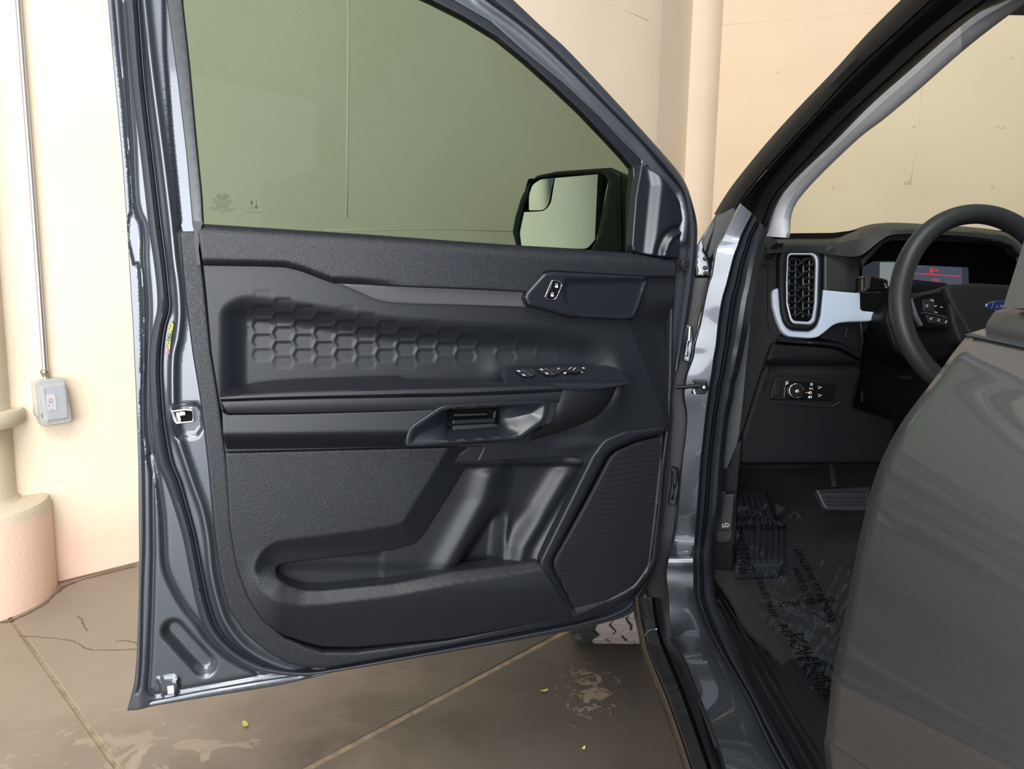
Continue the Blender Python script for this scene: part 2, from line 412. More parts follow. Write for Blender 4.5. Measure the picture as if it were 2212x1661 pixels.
# left-lit floor near the left wall, the light put into the colour
g4 = ZP(150, 1380, 0); s4 = msub(spot(g4[0], g4[1], .9, .9), msub(nz(2.5, 4), .8, 'MULTIPLY'))
c = mixc('MIX', ramp(s4, .1, (.75, .75, .75), .95, (0, 0, 0)), c, (.33, .27, .21))
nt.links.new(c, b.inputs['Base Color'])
rr = nt.nodes.new('ShaderNodeMapRange'); nt.links.new(nz(4, 4), rr.inputs[0]); rr.inputs['To Min'].default_value = .35; rr.inputs['To Max'].default_value = .75
nt.links.new(rr.outputs[0], b.inputs['Roughness'])
JM = mat('pale_joint_filler', (.33, .26, .18), .9, bump=('n', 90, .6, .004), var=(25, (.22, .17, .12), .4, .65))
base = box('floor', (-12, -8, -.14), (12, 12, -.004), JM, None, 0, kind='structure', label='stained grey-brown concrete slab floor')
j1a, j1b = ZP(660, 1661, 0)[:2], ZP(1185, 1382, 0)[:2]
j2a, j2b = ZP(35, 1352, 0)[:2], ZP(255, 1661, 0)[:2]
def halfplanes(poly, p, q, gap):
    """split a convex polygon along line p-q with a gap"""
    d = (q-p)/np.linalg.norm(q-p); n = np.array([-d[1], d[0]]); out = []
    for s in (1, -1):
        P = poly; R_ = []
        f = lambda v: s*((v-p) @ n)-gap
        for i in range(len(P)):
            A, B = P[i], P[(i+1) % len(P)]; fa, fb = f(A), f(B)
            if fa >= 0: R_.append(A)
            if fa*fb < 0: R_.append(A+(B-A)*fa/(fa-fb))
        if len(R_) > 2: out.append(R_)
    return out
slabs = [[np.array(v, float) for v in [(-12, -8), (12, -8), (12, 12), (-12, 12)]]]
d1 = (j1b-j1a)/np.linalg.norm(j1b-j1a); d2 = (j2b-j2a)/np.linalg.norm(j2b-j2a)
nn = []
for s in slabs: nn += halfplanes(s, j1a, j1b, .011)
slabs = nn; nn = []
mid = ZP(500, 1600, 0)[:2]
for s in slabs:
    cc = sum(s)/len(s); sd = np.cross(d1, cc-j1a)*np.cross(d1, mid-j1a)
    if np.cross(d1, np.array(j2b)-j1a)*np.cross(d1, cc-j1a) > 0: nn += halfplanes(s, j2a, j2b, .006)
    else: nn.append(s)
for i, s in enumerate(nn):
    bm = bmesh.new(); vs = [bm.verts.new((v[0], v[1], -.02)) for v in s]; f = bm.faces.new(vs)
    ex = bmesh.ops.extrude_face_region(bm, geom=[f]); bmesh.ops.translate(bm, vec=(0, 0, .02), verts=[v for v in ex['geom'] if isinstance(v, bmesh.types.BMVert)])
    bmesh.ops.recalc_face_normals(bm, faces=bm.faces); top = [e for e in bm.edges if all(v.co.z > -.001 for v in e.verts)]
    bmesh.ops.bevel(bm, geom=top, offset=.002, segments=1, affect='EDGES')
    me = bpy.data.meshes.new('concrete_slab'); bm.to_mesh(me); bm.free()
    o = bpy.data.objects.new('concrete_slab', me); scene.collection.objects.link(o); me.materials.append(fm); o.parent = base
# joint filler strip raised inside joint 1
# crack lines on the floor
def crack(pts, wdt, m):
    P = [ZP(x, y, .0008) for x, y in pts]; rng = random.Random(len(pts)); V = []; Fc = []
    Q = cr([(p[0], p[1]) for p in P], 5); Q = Q+np.array([[rng.uniform(-1, 1)*.003, rng.uniform(-1, 1)*.003] for _ in Q])
    for i, q in enumerate(Q):
        t = Q[min(i+1, len(Q)-1)]-Q[max(i-1, 0)]; n = np.array([-t[1], t[0]])/max(np.linalg.norm(t), 1e-6); h = wdt*rng.uniform(.4, 1.1)
        V += [(*(q+n*h), .0008), (*(q-n*h), .0008)]
        if i: k = 2*i; Fc.append((k-2, k-1, k+1, k))
    me = tomesh('crack', V, Fc); _chd(me, 'crack', m, base)
CM = mat('crack_dirt', (.14, .10, .06), .95)
crack([(0, 1345), (30, 1338), (60, 1325), (95, 1305), (120, 1282), (150, 1262), (200, 1246), (296, 1222)], .010, CM)
crack([(40, 1372), (75, 1375), (110, 1378), (155, 1384), (172, 1392), (190, 1402), (230, 1404), (296, 1402)], .0022, CM)
crack([(170, 1330), (178, 1342), (182, 1355), (190, 1362)], .0025, CM)
crack([(250, 1385), (270, 1383), (296, 1390)], .002, CM)
crack([(130, 1258), (160, 1250), (230, 1233), (296, 1217)], .006, mat('wall_foot_dirt', (.16, .115, .07), .95))

# ---- round pillar at the far left
P1 = ZP(0, 1342, 0)[:2]; P2 = ZP(124, 1262, 0)[:2]
rb = .30; mp_ = (P1+P2)/2; hd = np.linalg.norm(P2-P1)/2; dd = (P2-P1)/np.linalg.norm(P2-P1); nd = np.array([-dd[1], dd[0]])
PC = mp_+nd*math.sqrt(max(rb*rb-hd*hd, .0001))
if np.linalg.norm(PC) < np.linalg.norm(mp_): PC = mp_-nd*math.sqrt(max(rb*rb-hd*hd, .0001))
def zat(px, py): return YP(px, py, PC[1])[2]
pil = empty('round_pillar', (PC[0], PC[1], 0), label='round cream concrete pillar with a stepped pink-footed base at the far left', category='pillar')
def lathe(name, prof, cx, cy, m, parent, seg=64, **k):
    V = []; Fc = []
    for r_, z in prof:
        for i in range(seg): a = 2*math.pi*i/seg; V.append((cx+r_*math.cos(a), cy+r_*math.sin(a), z))
    for j in range(len(prof)-1):
        for i in range(seg): Fc.append((j*seg+i, j*seg+(i+1) % seg, (j+1)*seg+(i+1) % seg, (j+1)*seg+i))
    Fc.append([(len(prof)-1)*seg+i for i in range(seg)])
    me = tomesh(name, V, Fc); fixn(me); return link(name, me, m, parent, ang=40, **k)
zb = zat(105, 1092); zc0 = zat(55, 925); zc1 = zat(55, 892)
def rad_at(px, py):
    d = rays(px, py)[0][:2]; d = d/np.linalg.norm(d); return abs(np.cross(d, PC))
rs = rad_at(32, 1000); rcol = rad_at(58, 905)
print('pillar', PC, rb, rs, rcol, zb, zc0, zc1, 'rb sil', rad_at(107, 1085), rad_at(122, 1250), 'corner', c0, 'wall', a0)
lathe('base', [(rb, 0), (rb, zb-.03), (rb-.01, zb-.008), (rb-.03, zb)], PC[0], PC[1], COLM, pil)
lathe('shaft', [(rs+.02, zb-.005), (rs, zb+.02), (rs, 4.2)], PC[0], PC[1], COLM, pil)
lathe('collar', [(rs-.01, zc0+.0), (rcol-.008, zc0), (rcol, zc0+.012), (rcol, zc1-.012), (rcol-.008, zc1), (rs-.01, zc1)], PC[0], PC[1], COLM, pil, label='wide flat ring around the pillar shaft')

# ---- conduit and outlet box on the left wall
cdt = empty('conduit', tuple(WL.at(98, 800, .02)[0]), label='thin silver metal conduit running down the cream wall to the outlet box', category='conduit')
q = WL.at([26, 38, 70, 97], [-160, 0, 420, 800], .022)
rp = .0098
tube('pipe', q, rp, STEEL, cdt, 16)
q = WL.at([96.2, 96.6, 97, 97.4, 97.8], [798, 801, 805, 809, 813], .022)
tube('compression_nut', q, [.012, .0165, .0165, .013, .012], mat('brassy_steel', (.45, .40, .30), .3, .9), cdt, 12)
q = WL.at([97.6, 98.4], [808, 822], .022); tube('connector', q, .0095, STEEL, cdt, 12)
bxe = empty('outlet_box', tuple(WL.at(118, 870, .01)[0]), label='grey weatherproof outlet box with a clear cover at the foot of the conduit', category='outlet box')
GBOX = mat('grey_box_plastic', (.50, .49, .45), .5)
c_ = lambda pts: cv(pts, 60, 780, 10.38)
relief('back_box', c_([(130, 480), (330, 430), (800, 400), (900, 1250), (300, 1300), (190, 1220)]), WL, GBOX, bxe, .045, 4, 1.5, .003, None, .045, round_r=1.5)
relief('device_plate', c_([(400, 560), (860, 540), (900, 1260), (440, 1330)]), WL, mat('outlet_grey_plate', (.42, .44, .50), .5), bxe, .058, 4, 1, .001, None, .012)
relief('receptacle', c_([(430, 765), (610, 740), (655, 1085), (465, 1110)]), WL, mat('receptacle_white', (.85, .82, .84), .4), bxe, .066, 3, .8, .001, None, .01)
chip('reset_button', c_([(455, 845), (560, 832), (566, 880), (460, 892)]), WL, mat('red_button', (.75, .22, .26), .5), bxe, .067)
chip('test_button', c_([(462, 905), (566, 895), (570, 930), (466, 942)]), WL, mat('grey_button', (.25, .27, .33), .5), bxe, .067)
for pts in ([(470, 970), (482, 968), (485, 1030), (473, 1032)], [(562, 968), (572, 966), (576, 1010), (566, 1012)], [(452, 992), (468, 990), (468, 1000), (452, 1002)], [(515, 1060), (540, 1056), (543, 1080), (518, 1084)]):
    chip('outlet_slot', c_(pts), WL, BLK, bxe, .067, .0006)
gm = bpy.data.materials.new('clear_cover'); gm.use_nodes = True; nt2 = gm.node_tree; nt2.nodes.clear()
o_ = nt2.nodes.new('ShaderNodeOutputMaterial'); tr = nt2.nodes.new('ShaderNodeBsdfTransparent'); pr = nt2.nodes.new('ShaderNodeBsdfPrincipled'); mxs = nt2.nodes.new('ShaderNodeMixShader')
tr.inputs[0].default_value = (.92, .93, .95, 1); pr.inputs['Base Color'].default_value = (.62, .62, .62, 1); pr.inputs['Roughness'].default_value = .25
mxs.inputs[0].default_value = .42; nt2.links.new(tr.outputs[0], mxs.inputs[1]); nt2.links.new(pr.outputs[0], mxs.inputs[2]); nt2.links.new(mxs.outputs[0], o_.inputs[0])
relief('clear_cover', c_([(205, 510, 8), (230, 450, 8), (750, 375, 10), (850, 420, 10), (1000, 1290, 10), (980, 1370, 10), (400, 1470, 10), (300, 1420, 10)]), WL, gm, bxe, .085, 3, 2.5, .008, skirt=.03, round_r=8,
       hf=lambda x, y: .010*ss(sdf(np.stack([x, y], 1), c_([(270, 560), (840, 480), (930, 1300), (400, 1390)]))/3))
relief('cover_frame', c_([(205, 510, 8), (230, 450, 8), (750, 375, 10), (850, 420, 10), (1000, 1290, 10), (980, 1370, 10), (400, 1470, 10), (300, 1420, 10)]), WL, GBOX, bxe, .055, 3, 1, .002, None, .05,
       holes=[c_([(375, 620), (840, 560), (900, 1285), (450, 1350)])], round_r=8)
chip('cover_latch', c_([(302, 1180), (312, 1178), (326, 1265), (314, 1268)]), WL, BLK, bxe, .086)
# ---- fallen leaves on the floor
LEAF = mat('yellow_green_leaf', (.42, .45, .10), .6)
for k, (x, y, s, a, lab) in enumerate([(1175, 1492, .014, .3, 'tiny yellow-green leaf on the floor left of the dark floor area'), (530, 1565, .016, 2.2, 'tiny yellow-green leaf on the floor below the middle of the open door'), (1260, 1617, .009, 1, 'small pale fleck of leaf near the bottom of the floor')]):
    g = ZP(x, y, .003); V = []; n = 8
    for i in range(n): t = 2*math.pi*i/n; V.append((g[0]+s*(math.cos(t)*math.cos(a)-.45*math.sin(t)*math.sin(a)), g[1]+s*(math.cos(t)*math.sin(a)+.45*math.sin(t)*math.cos(a)), .003+.004*math.cos(t)**2))
    V.append((g[0], g[1], .002)); me = tomesh('leaf', V, [(i, (i+1) % n, n) for i in range(n)])
    link('leaf', me, LEAF, None, label=lab, category='leaf')
# ================================================================ TRUCK
truck = empty('pickup_truck', (1.0, 1.2, 0), label='dark grey metallic pickup truck with its front driver door open', category='truck')
door = empty('front_door', (.33, 1.46, .5), truck, label='open driver door seen from inside, black trim in a grey painted shell')

# ---------------- painted shell of the door
outer = [(228, -130), (232, 0), (245, 150), (262, 330), (273, 480), (280, 600), (286, 700), (293, 850), (298, 1000), (299, 1100), (300, 1200), (299, 1300), (295, 1425), (290, 1475), (283, 1503, 2), (274, 1536, 1),
         (338, 1525), (422, 1511), (560, 1489), (612, 1480), (749, 1447), (930, 1415), (1111, 1386), (1260, 1359), (1347, 1335), (1374, 1318), (1390, 1290), (1400, 1272), (1417, 1232), (1428, 1181), (1439, 1080),
         (1447, 1000), (1451, 935), (1455, 892), (1451, 870), (1456, 837), (1460, 800), (1476, 752), (1488, 686), (1497, 635), (1498, 614), (1503, 580), (1507, 506), (1506, 479), (1501, 453), (1490, 420), (1482, 396), (1464, 367), (1430, 327),
         (1357, 246), (1285, 168), (1218, 98), (1169, 55), (1111, 0), (1040, -55), (960, -100), (850, -140), (700, -160), (450, -150)]
winhole = [(364, -120), (368, 0), (394, 200), (422, 480), (440, 560), (1375, 560), (1380, 400), (1386, 347), (1343, 303), (1300, 257), (1222, 184), (1135, 113), (1062, 48), (988, 5), (895, -40), (775, -78), (600, -104)]
trimhole = [(400, 520), (440, 870), (456, 1000), (470, 1139), (484, 1240), (503, 1312), (539, 1362), (585, 1400), (640, 1428), (700, 1436), (800, 1422), (1000, 1385), (1200, 1345), (1310, 1310), (1370, 1270), (1400, 1225), (1412, 1180), (1425, 1030), (1440, 850), (1445, 700), (1450, 575), (445, 575), (412, 505)]
S1a = [(245, 0), (254, 101), (267, 236), (271, 287), (279, 371), (284, 459), (279, 466), (276, 510), (280, 530), (287, 560), (290, 571), (300, 575), (305, 640), (308, 761), (306, 848), (307, 920), (310, 1000), (312, 1159), (308, 1279), (306, 1410), (302, 1475), (296, 1493)]
S2 = [(264, 0), (277, 169), (287, 303), (292, 421), (300, 462), (310, 482), (314, 520), (314, 563), (321, 653), (320, 725), (318, 797), (318, 906), (323, 960), (336, 1010), (350, 1100), (354, 1159), (357, 1219), (370, 1259), (398, 1310), (430, 1350), (452, 1382), (500, 1425), (557, 1454)]
S3 = [(322, 985), (329, 1024), (331, 1199), (328, 1318), (324, 1430), (320, 1489), (334, 1503), (398, 1491), (565, 1461), (700, 1440)]
S4 = [(326, 1517), (438, 1495), (560, 1474), (700, 1453), (900, 1416), (1100, 1380), (1260, 1348)]
RID = [(313, 0), (330, 160), (352, 330), (369, 470), (378, 560), (386, 620), (389, 680), (384, 730), (376, 765), (374, 820), (376, 900), (380, 930), (398, 985), (420, 1050), (438, 1100), (450, 1160), (457, 1230), (470, 1290), (490, 1345), (530, 1395), (590, 1430), (660, 1452)]
slotA, slotB = np.array((375., 1364.)), np.array((441., 1436.))
def shell_h(x, y):
    P = np.stack([x, y], 1); h = np.zeros(len(P))
    h += -.0030*np.exp(-(ldist(P, cr(S1a, 3))/1.8)**2)
    h += -.0060*np.exp(-(ldist(P, cr(S2, 3))/6.0)**2)
    h += -.0045*np.exp(-(ldist(P, S3)/4.5)**2)
    h += -.0022*np.exp(-(ldist(P, S4)/2.0)**2)
    dr_ = ldist(P, cr(RID, 3)); h += .0070*np.exp(-(dr_/9)**2)
    ds = ldist(P, [slotA, slotB]); h += -.017*(1-ss((ds-12)/17))
    dp = sdf(P, [(338, 1465), (350, 1462), (386, 1459), (391, 1480), (384, 1503), (352, 1508)]); h += .009*ss(dp/5)
    dl_ = sdf(P, [(372, 878), (425, 872), (436, 885), (437, 925), (425, 942), (382, 946)]); h += -.008*ss((dl_+4)/9)
    # edge of the outer skin hem along the bottom corner
    h += .004*ss((y-1290)/200)*np.exp(-((x-300)/18)**2)
    # frame of the window: step towards the glass run
    xb = np.interp(y, [-150, 0, 110, 280, 480], [345, 351, 353, 366, 385]); h += np.where((y < 500) & (x < 480), -.006*ss((x-xb)/5), 0)
    # right arc rib
    HL = [(1000, -40), (1038, 0), (1111, 52), (1169, 101), (1227, 156), (1285, 214), (1343, 272), (1381, 312), (1430, 373), (1459, 405), (1470, 420), (1480, 470), (1474, 520)]
    dh = ldist(P, cr(HL, 3)); h += .008*np.exp(-(dh/9)**2)*np.where(x > 800, 1, 0)
    return h
fe = []
for L_, of in ((cr(S1a, 3), (-3.4, -1.9, -.8, 0, .8, 1.9, 3.4)), (cr(S2, 3), (-12, -8, -5, -2.5, 0, 2.5, 5, 8, 12)), (S3, (-9, -6, -3.5, -1.5, 0, 1.5, 3.5, 6, 9)), (S4, (-4, -2, -.8, 0, .8, 2, 4)), (cr(RID, 3), (-16, -11, -7, -3.5, 0, 3.5, 7, 11, 16))):
    fe.append((L_, of, 4.5))
relief('painted_shell', outer, DOOR, PAINT, door, -.014, 4.5, 3, .0025, shell_h, .03, holes=[winhole, trimhole], round_r=6, feats=fe)
# outer skin of the door, behind the shell
def skin_h(x, y): return -.02*ss((y-520)/200)*ss((1560-y)/250)
relief('outer_skin', [(228, 500), (276, 500), (286, 700), (298, 1000), (300, 1200), (296, 1400), (290, 1475), (276, 1534, 1), (560, 1488), (930, 1414), (1260, 1358), (1374, 1316), (1400, 1270), (1430, 1181), (1447, 1000), (1460, 800), (1497, 635), (1505, 553), (1380, 545), (440, 490)],
       DOOR, PAINT, door, -.05, 30, 0, 0, skin_h, .002)
# square paper tag in the lower corner
chip('white_tag', [(361.5, 1482), (375, 1480.5), (376, 1497), (362.5, 1499)], DOOR, WHITE, door, -.005, .0006)
chip('warning_sticker', cv([(160, 178), (195, 225), (170, 340), (148, 530), (118, 480), (140, 300)], 340, 660, 5.536), DOOR, mat('yellow_sticker', (.50, .52, .05), .5), door, -.010, .0006, label='yellow warning sticker behind the seal')
chip('sticker_foot', cv([(118, 480), (148, 530), (146, 590), (122, 560)], 340, 660, 5.536), DOOR, mat('red_sticker', (.35, .05, .06), .5), door, -.010, .0006)
j = [textm(s, .007, fmat(DOOR, x, y, -.0088, -2, 10)) for s, x, y in [('CAUTION', 367, 715), ('AIRBAG', 365, 735)]]
joinm('sticker_print', j, DRUB, door)

# ---------------- door latch
relief('latch_frame', [(370, 887, 2), (400, 883, 2), (417, 884, 4), (419, 912, 4), (400, 914, 3), (380, 917, 3), (369, 900, 2)], DOOR, CHROME, door, -.010, 3, 1.2, .0012, None, .012, holes=[[(374, 890), (400, 887), (415, 888), (416, 909), (398, 911), (383, 912)]])
relief('latch_mechanism', [(372, 888), (416, 886), (418, 912), (382, 915)], DOOR, BLK, door, -.020, 6, 0, 0, None, .004)
relief('latch_claw', [(387, 889), (400, 889), (401, 897), (388, 899)], DOOR, STEEL, door, -.015, 4, 1, .001, None, .006)
relief('latch_claw', [(376, 891), (386, 890), (389, 899), (392, 909), (384, 910)], DOOR, STEEL, door, -.017, 4, 1, .001, None, .004)

# ---------------- weatherstrip around the door
SL = [(262, -120), (271, 0), (285, 175), (304, 340), (321, 490), (331, 560), (338, 620), (339, 667), (331, 705), (324, 745), (322, 790), (323, 833), (327, 898), (331, 950), (339, 1000), (356, 1040), (374, 1091), (394, 1159), (410, 1239), (424, 1305), (442, 1358), (474, 1398), (513, 1430), (557, 1450), (637, 1460), (720, 1452), (900, 1421), (1100, 1385), (1255, 1353), (1335, 1330), (1375, 1300), (1410, 1235), (1424, 1150), (1440, 1000)]
SR = [(290, -120), (304, 0), (317, 175), (336, 340), (354, 490), (363, 560), (369, 620), (372, 667), (362, 705), (356, 745), (353, 790), (354, 833), (359, 898), (367, 950), (378, 1000), (394, 1040), (408, 1091), (426, 1159), (441, 1239), (456, 1305), (476, 1358), (508, 1396), (552, 1423), (610, 1441), (676, 1447), (740, 1438), (895, 1409), (1096, 1372), (1250, 1341), (1325, 1319), (1362, 1292), (1395, 1230), (1410, 1150), (1425, 1000)]
def prof(wb, hgt):
    p = [(0, wb), (.02, wb+hgt*.35), (.10, wb+hgt*.8), (.25, wb+hgt), (.45, wb+hgt*.95), (.62, wb+hgt*.7), (.72, wb+hgt*.45), (.755, wb+hgt*.25), (.80, wb+hgt*.42), (.85, wb+hgt*.42), (.875, wb+hgt*.22), (.91, wb+hgt*.38), (.96, wb+hgt*.3), (1, wb)]
    return p
band('weatherstrip', SL, SR, prof(-.014, .016), DOOR, RUBBER, door, 6)
for (x, y) in [(289, 16), (304, 184), (322, 342), (342, 492), (360, 637), (343, 765), (348, 898), (410, 1152), (431, 1274), (569, 1440)]:
    chip('vent_hole', circ(x, y, 1.9, 2.4, 10), DOOR, BLK, door, .0026, .0004)
# seal along the sloping front of the window frame
AL = [(985, -60), (1052, 0), (1111, 44), (1169, 93), (1227, 148), (1285, 206), (1343, 264), (1384, 306), (1430, 358), (1459, 392), (1477, 420), (1486, 470), (1487, 520), (1483, 580), (1476, 640), (1465, 720), (1458, 800)]
AR = [(1030, -60), (1108, 0), (1169, 57), (1218, 100), (1285, 170), (1357, 248), (1395, 290), (1430, 329), (1464, 369), (1482, 398), (1494, 432), (1505, 478), (1506, 520), (1501, 585), (1493, 645), (1478, 742), (1462, 805)]
band('front_seal', AL, AR, [(0, -.012), (.08, -.004), (.3, .002), (.6, .003), (.85, -.003), (1, -.016)], DOOR, RUBBER, door, 6)
# ---------------- glass run channel
relief('glass_run', [(357, -120), (360, 0), (383, 170), (402, 330), (416, 490), (445, 545), (1372, 560), (1376, 440), (1384, 347, 2), (1343, 302), (1300, 256), (1227, 180), (1140, 108), (1065, 42), (993, 0), (900, -45), (780, -84), (600, -108)], DOOR, SMOOTH, door, -.016, 12, 3, .002, None, .02,
       holes=[[(392, -80), (394, 0), (409, 135), (422, 280), (436, 421), (441, 520), (1362, 549), (1364, 420), (1369, 388), (1368, 362, 3), (1349, 339), (1314, 301), (1256, 240), (1198, 185), (1140, 133), (1077, 81), (1007, 38), (932, 0), (860, -32), (760, -60), (600, -80)]], round_r=6)
# ---------------- window glass
gl = bpy.data.materials.new('green_tinted_glass'); gl.use_nodes = True; n2 = gl.node_tree; n2.nodes.clear()
def glassmat(n2, col, gloss, rough=.0, ior=1.45):
    o_ = n2.nodes.new('ShaderNodeOutputMaterial'); tr = n2.nodes.new('ShaderNodeBsdfTransparent'); g = n2.nodes.new('ShaderNodeBsdfGlossy'); mx = n2.nodes.new('ShaderNodeMixShader')
    fr_ = n2.nodes.new('ShaderNodeFresnel'); fr_.inputs[0].default_value = ior; tr.inputs[0].default_value = (*col, 1); g.inputs['Roughness'].default_value = rough
    g.inputs['Color'].default_value = (gloss, gloss, gloss, 1)
    n2.links.new(fr_.outputs[0], mx.inputs[0]); n2.links.new(tr.outputs[0], mx.inputs[1]); n2.links.new(g.outputs[0], mx.inputs[2]); n2.links.new(mx.outputs[0], o_.inputs[0])
glassmat(n2, (.27, .36, .30), .05)
me = polym(DOOR.at([380, 385, 400, 430, 1366, 1375, 1345, 1200, 1000, 850, 600], [-90, 0, 130, 530, 560, 370, 330, 180, 30, -40, -90], -.022), DOOR.n, .0012)
bmg = bmesh.new(); bmg.from_mesh(me); fs = sorted(bmg.faces, key=lambda f: -f.calc_area()); bmg.to_mesh(me); bmg.free()
V = DOOR.at([380, 385, 400, 430, 1366, 1375, 1345, 1200, 1000, 850, 600], [-90, 0, 130, 530, 560, 370, 330, 180, 30, -40, -90], -.022)
link('window_glass', tomesh('window_glass', V, [list(range(len(V)))]), gl, door, False)
# printing on the glass, mirrored because it is read from outside
gfr = -.0212; M = []
def gt(s, px, py, size, sh=0): M.append(textm(s, size, fmat(DOOR, px, py, gfr, 10, .45), True, .00015, sh))
gt('Ford', 481.5, 424.5, .0085, .35)
for s, x, y, z in [('JB3B-5821411-AC', 481, 432.5, .0042), ('VITRO GLOBUS', 481, 437.3, .0040), ('SOLAR TINT', 481, 441.6, .0040), ('TEMPERED', 481, 446, .0040), ('DOT 904  M2G04  AS2', 480.5, 450, .0042), ('TRANSP. 70% MIN', 480.5, 454.6, .0040), ('. . . 96', 484.5, 460.3, .0040), ('. . . . .', 480, 463.3, .0045), ('GlassLaminated.com', 547.5, 458.3, .0032)]: gt(s, x, y, z)
p = DOOR.at(*zip(*circ(481.5, 424.5, 12, 4.8, 32)), gfr); M.append(tube('x', p, .00035, None, None, 5, True))
for pts in ([(544, 432), (548.3, 439.3), (545.2, 439.3), (545, 443.6), (543, 443.6), (543.2, 439.3), (539.5, 439)], [(553.2, 453.2), (549.2, 445.4), (552.6, 445.6), (552.8, 441), (555, 441.2), (554.8, 445.7), (558, 445.9)]):
    q = DOOR.at(*zip(*pts), gfr); M.append(polym(q, DOOR.n, .0002))
for k in range(4):
    for (x, y) in ((543.6-.1*k, 445.6+2.1*k), (554.3-.05*k, 438.8-2.1*k)):
        q = DOOR.at(*zip(*[(x-1, y-.6), (x+1, y-.6), (x+1, y+.6), (x-1, y+.6)]), gfr); M.append(polym(q, DOOR.n, .0002))
joinm('glass_marking', M, mat('glass_print', (.02, .035, .02), .7), door)

# ---------------- border strip of the trim
bo = [(387, 500, 4), (393, 570), (401, 653), (415, 761), (433, 870), (448, 1000), (461, 1139), (475, 1247), (493, 1318), (529, 1370), (577, 1410), (621, 1434), (660, 1443), (700, 1445), (749, 1437), (894, 1411), (1111, 1370), (1260, 1342), (1320, 1319), (1355, 1298), (1390, 1271), (1414, 1231), (1423, 1212), (1433, 1102), (1437, 1024), (1449, 934), (1455, 828), (1455, 721), (1459, 617), (1466, 560),
      (1450, 575), (1448, 721), (1446, 826), (1440, 930), (1427, 1024), (1421, 1102), (1408, 1212), (1395, 1240), (1375, 1268), (1320, 1298), (1220, 1331), (966, 1385), (771, 1410), (700, 1410), (661, 1398), (617, 1378), (569, 1338), (538, 1290), (514, 1223), (500, 1139), (490, 1000), (474, 870), (456, 761), (445, 650), (437, 573), (427, 508), (418, 499, 3)]
relief('border_trim', bo, DOOR, LEATH, door, .004, 6, 5, .004, None, .02, round_r=5)

# ---------------- upper trim with the moulded hexagon field
def hexfield(x, y):
    i = np.round((x-568)/45.3); cx = 568+45.3*i; cx = np.where(x > 850, 568+45.3*6+(np.round((x-568-45.3*6)/43.6))*43.6, cx)
    i = np.where(x > 850, 6+np.round((x-568-45.3*6)/43.6), i)
    lx = x-cx; par = np.mod(i, 2); base = 705.5+16*par+(cx-568)*.004; k = np.round((y-base)/32); ly = y-(base+32*k)
    # elongated hexagon: half width 26 half height 16, pointed sides
    e1 = 15.5-np.abs(ly); e2 = (27-np.abs(lx)-.55*np.abs(ly))*.62
    e = np.minimum(e1, e2); pocket = ss(e/5.0)
    cy = base+32*k
    ctr = np.interp(cx, [560, 650, 800, 900, 1100, 1290], [712, 722, 738, 745, 755, 764]); hw = np.interp(cx, [540, 560, 620, 700, 900, 1100, 1290], [36, 70, 72, 62, 42, 26, 12])
    amp = np.clip(1.25-(np.abs(cy-ctr)/hw)**2, 0, 1)*np.interp(cx, [525, 575, 900, 1150, 1310], [.25, 1, 1, .45, 0]); amp = np.where((x < 530) | (y < 625) | (y > 800), 0, amp)
    # every cell is a scale tilted towards its top edge
    return -amp*(.0017*pocket*(1-.35*ly/16))
hollow = [(470, 662), (520, 632), (600, 640), (700, 655), (850, 680), (1000, 690), (1200, 700), (1300, 725), (1345, 770), (1345, 880), (1000, 930), (470, 930)]
def upper_h(x, y):
    P = np.stack([x, y], 1); h = -.023*ss(sdf(P, rc(hollow, 45, 6))/66)
    h += hexfield(x, y)
    xc = np.interp(y, [600, 697, 878, 930], [1340, 1357, 1427, 1440]); h += -.030*np.clip((x-xc)/90, 0, 1)*ss((y-640)/80)
    h += .006*ss(1-np.abs(y-960)/25)*ss((x-1180)/80)
    # shoulder swelling around the armrest end
    ds = ldist(P, [(1085, 800), (1200, 790), (1316, 792), (1340, 815), (1320, 880), (1285, 915)]); h += .005*np.exp(-(ds/30)**2)
    return h
upl = [(437, 562), (600, 568), (720, 590), (1100, 600), (1452, 575), (1459, 617), (1453, 721), (1452, 826), (1445, 934), (1434, 930), (1350, 935), (1300, 953), (1282, 985), (1172, 1214, 2), (1164, 1210, 2), (1167, 1200), (1270, 1010), (1255, 990), (1226, 987), (1030, 998), (1046, 965), (486, 984), (480, 895), (474, 870), (456, 761), (446, 650)]
relief('upper_trim', upl, DOOR, PLAS, door, .012, 3.2, 3.5, .0022, upper_h, .02, round_r=8)

# ---------------- sill cap under the window
sc_ = [(425, 480, 6), (440, 481), (600, 491), (800, 504), (1000, 519), (1200, 533), (1367, 544), (1400, 551), (1466, 558), (1462, 598, 3), (1399, 598), (1197, 586, 6), (1176, 588, 6), (1141, 631, 2), (1040, 625), (900, 620), (729, 613), (718, 611), (689, 600), (653, 586), (617, 577), (563, 575), (438, 573, 3), (430, 520)]
def sill_h(x, y):
    top = np.interp(x, [425, 600, 800, 1000, 1200, 1367, 1466], [478, 490, 503, 518, 532, 543, 557]); q = np.clip(1-(y-top)/34, 0, 1)
    h = -.026*(1-np.sqrt(1-q*q*.97))
    bot = np.interp(x, [438, 563, 617, 653, 689, 718, 900, 1141], [573, 575, 577, 586, 600, 611, 620, 631]); e = np.clip(1-(bot-y)/13, 0, 1)
    h += -.010*e*(x < 900)*ss((900-x)/150)
    h += .006*np.clip((y-top)/100, 0, 1)-.004
    return h
relief('sill_cap', sc_, DOOR, LEATH, door, .026, 5, 3, .003, sill_h, .022, round_r=10)
chip('black_corner_cap', [(418, 478), (440, 480), (437, 486), (432, 505), (430, 540), (434, 573), (427, 573), (420, 520)], DOOR, DRUB, door, .012, .008)
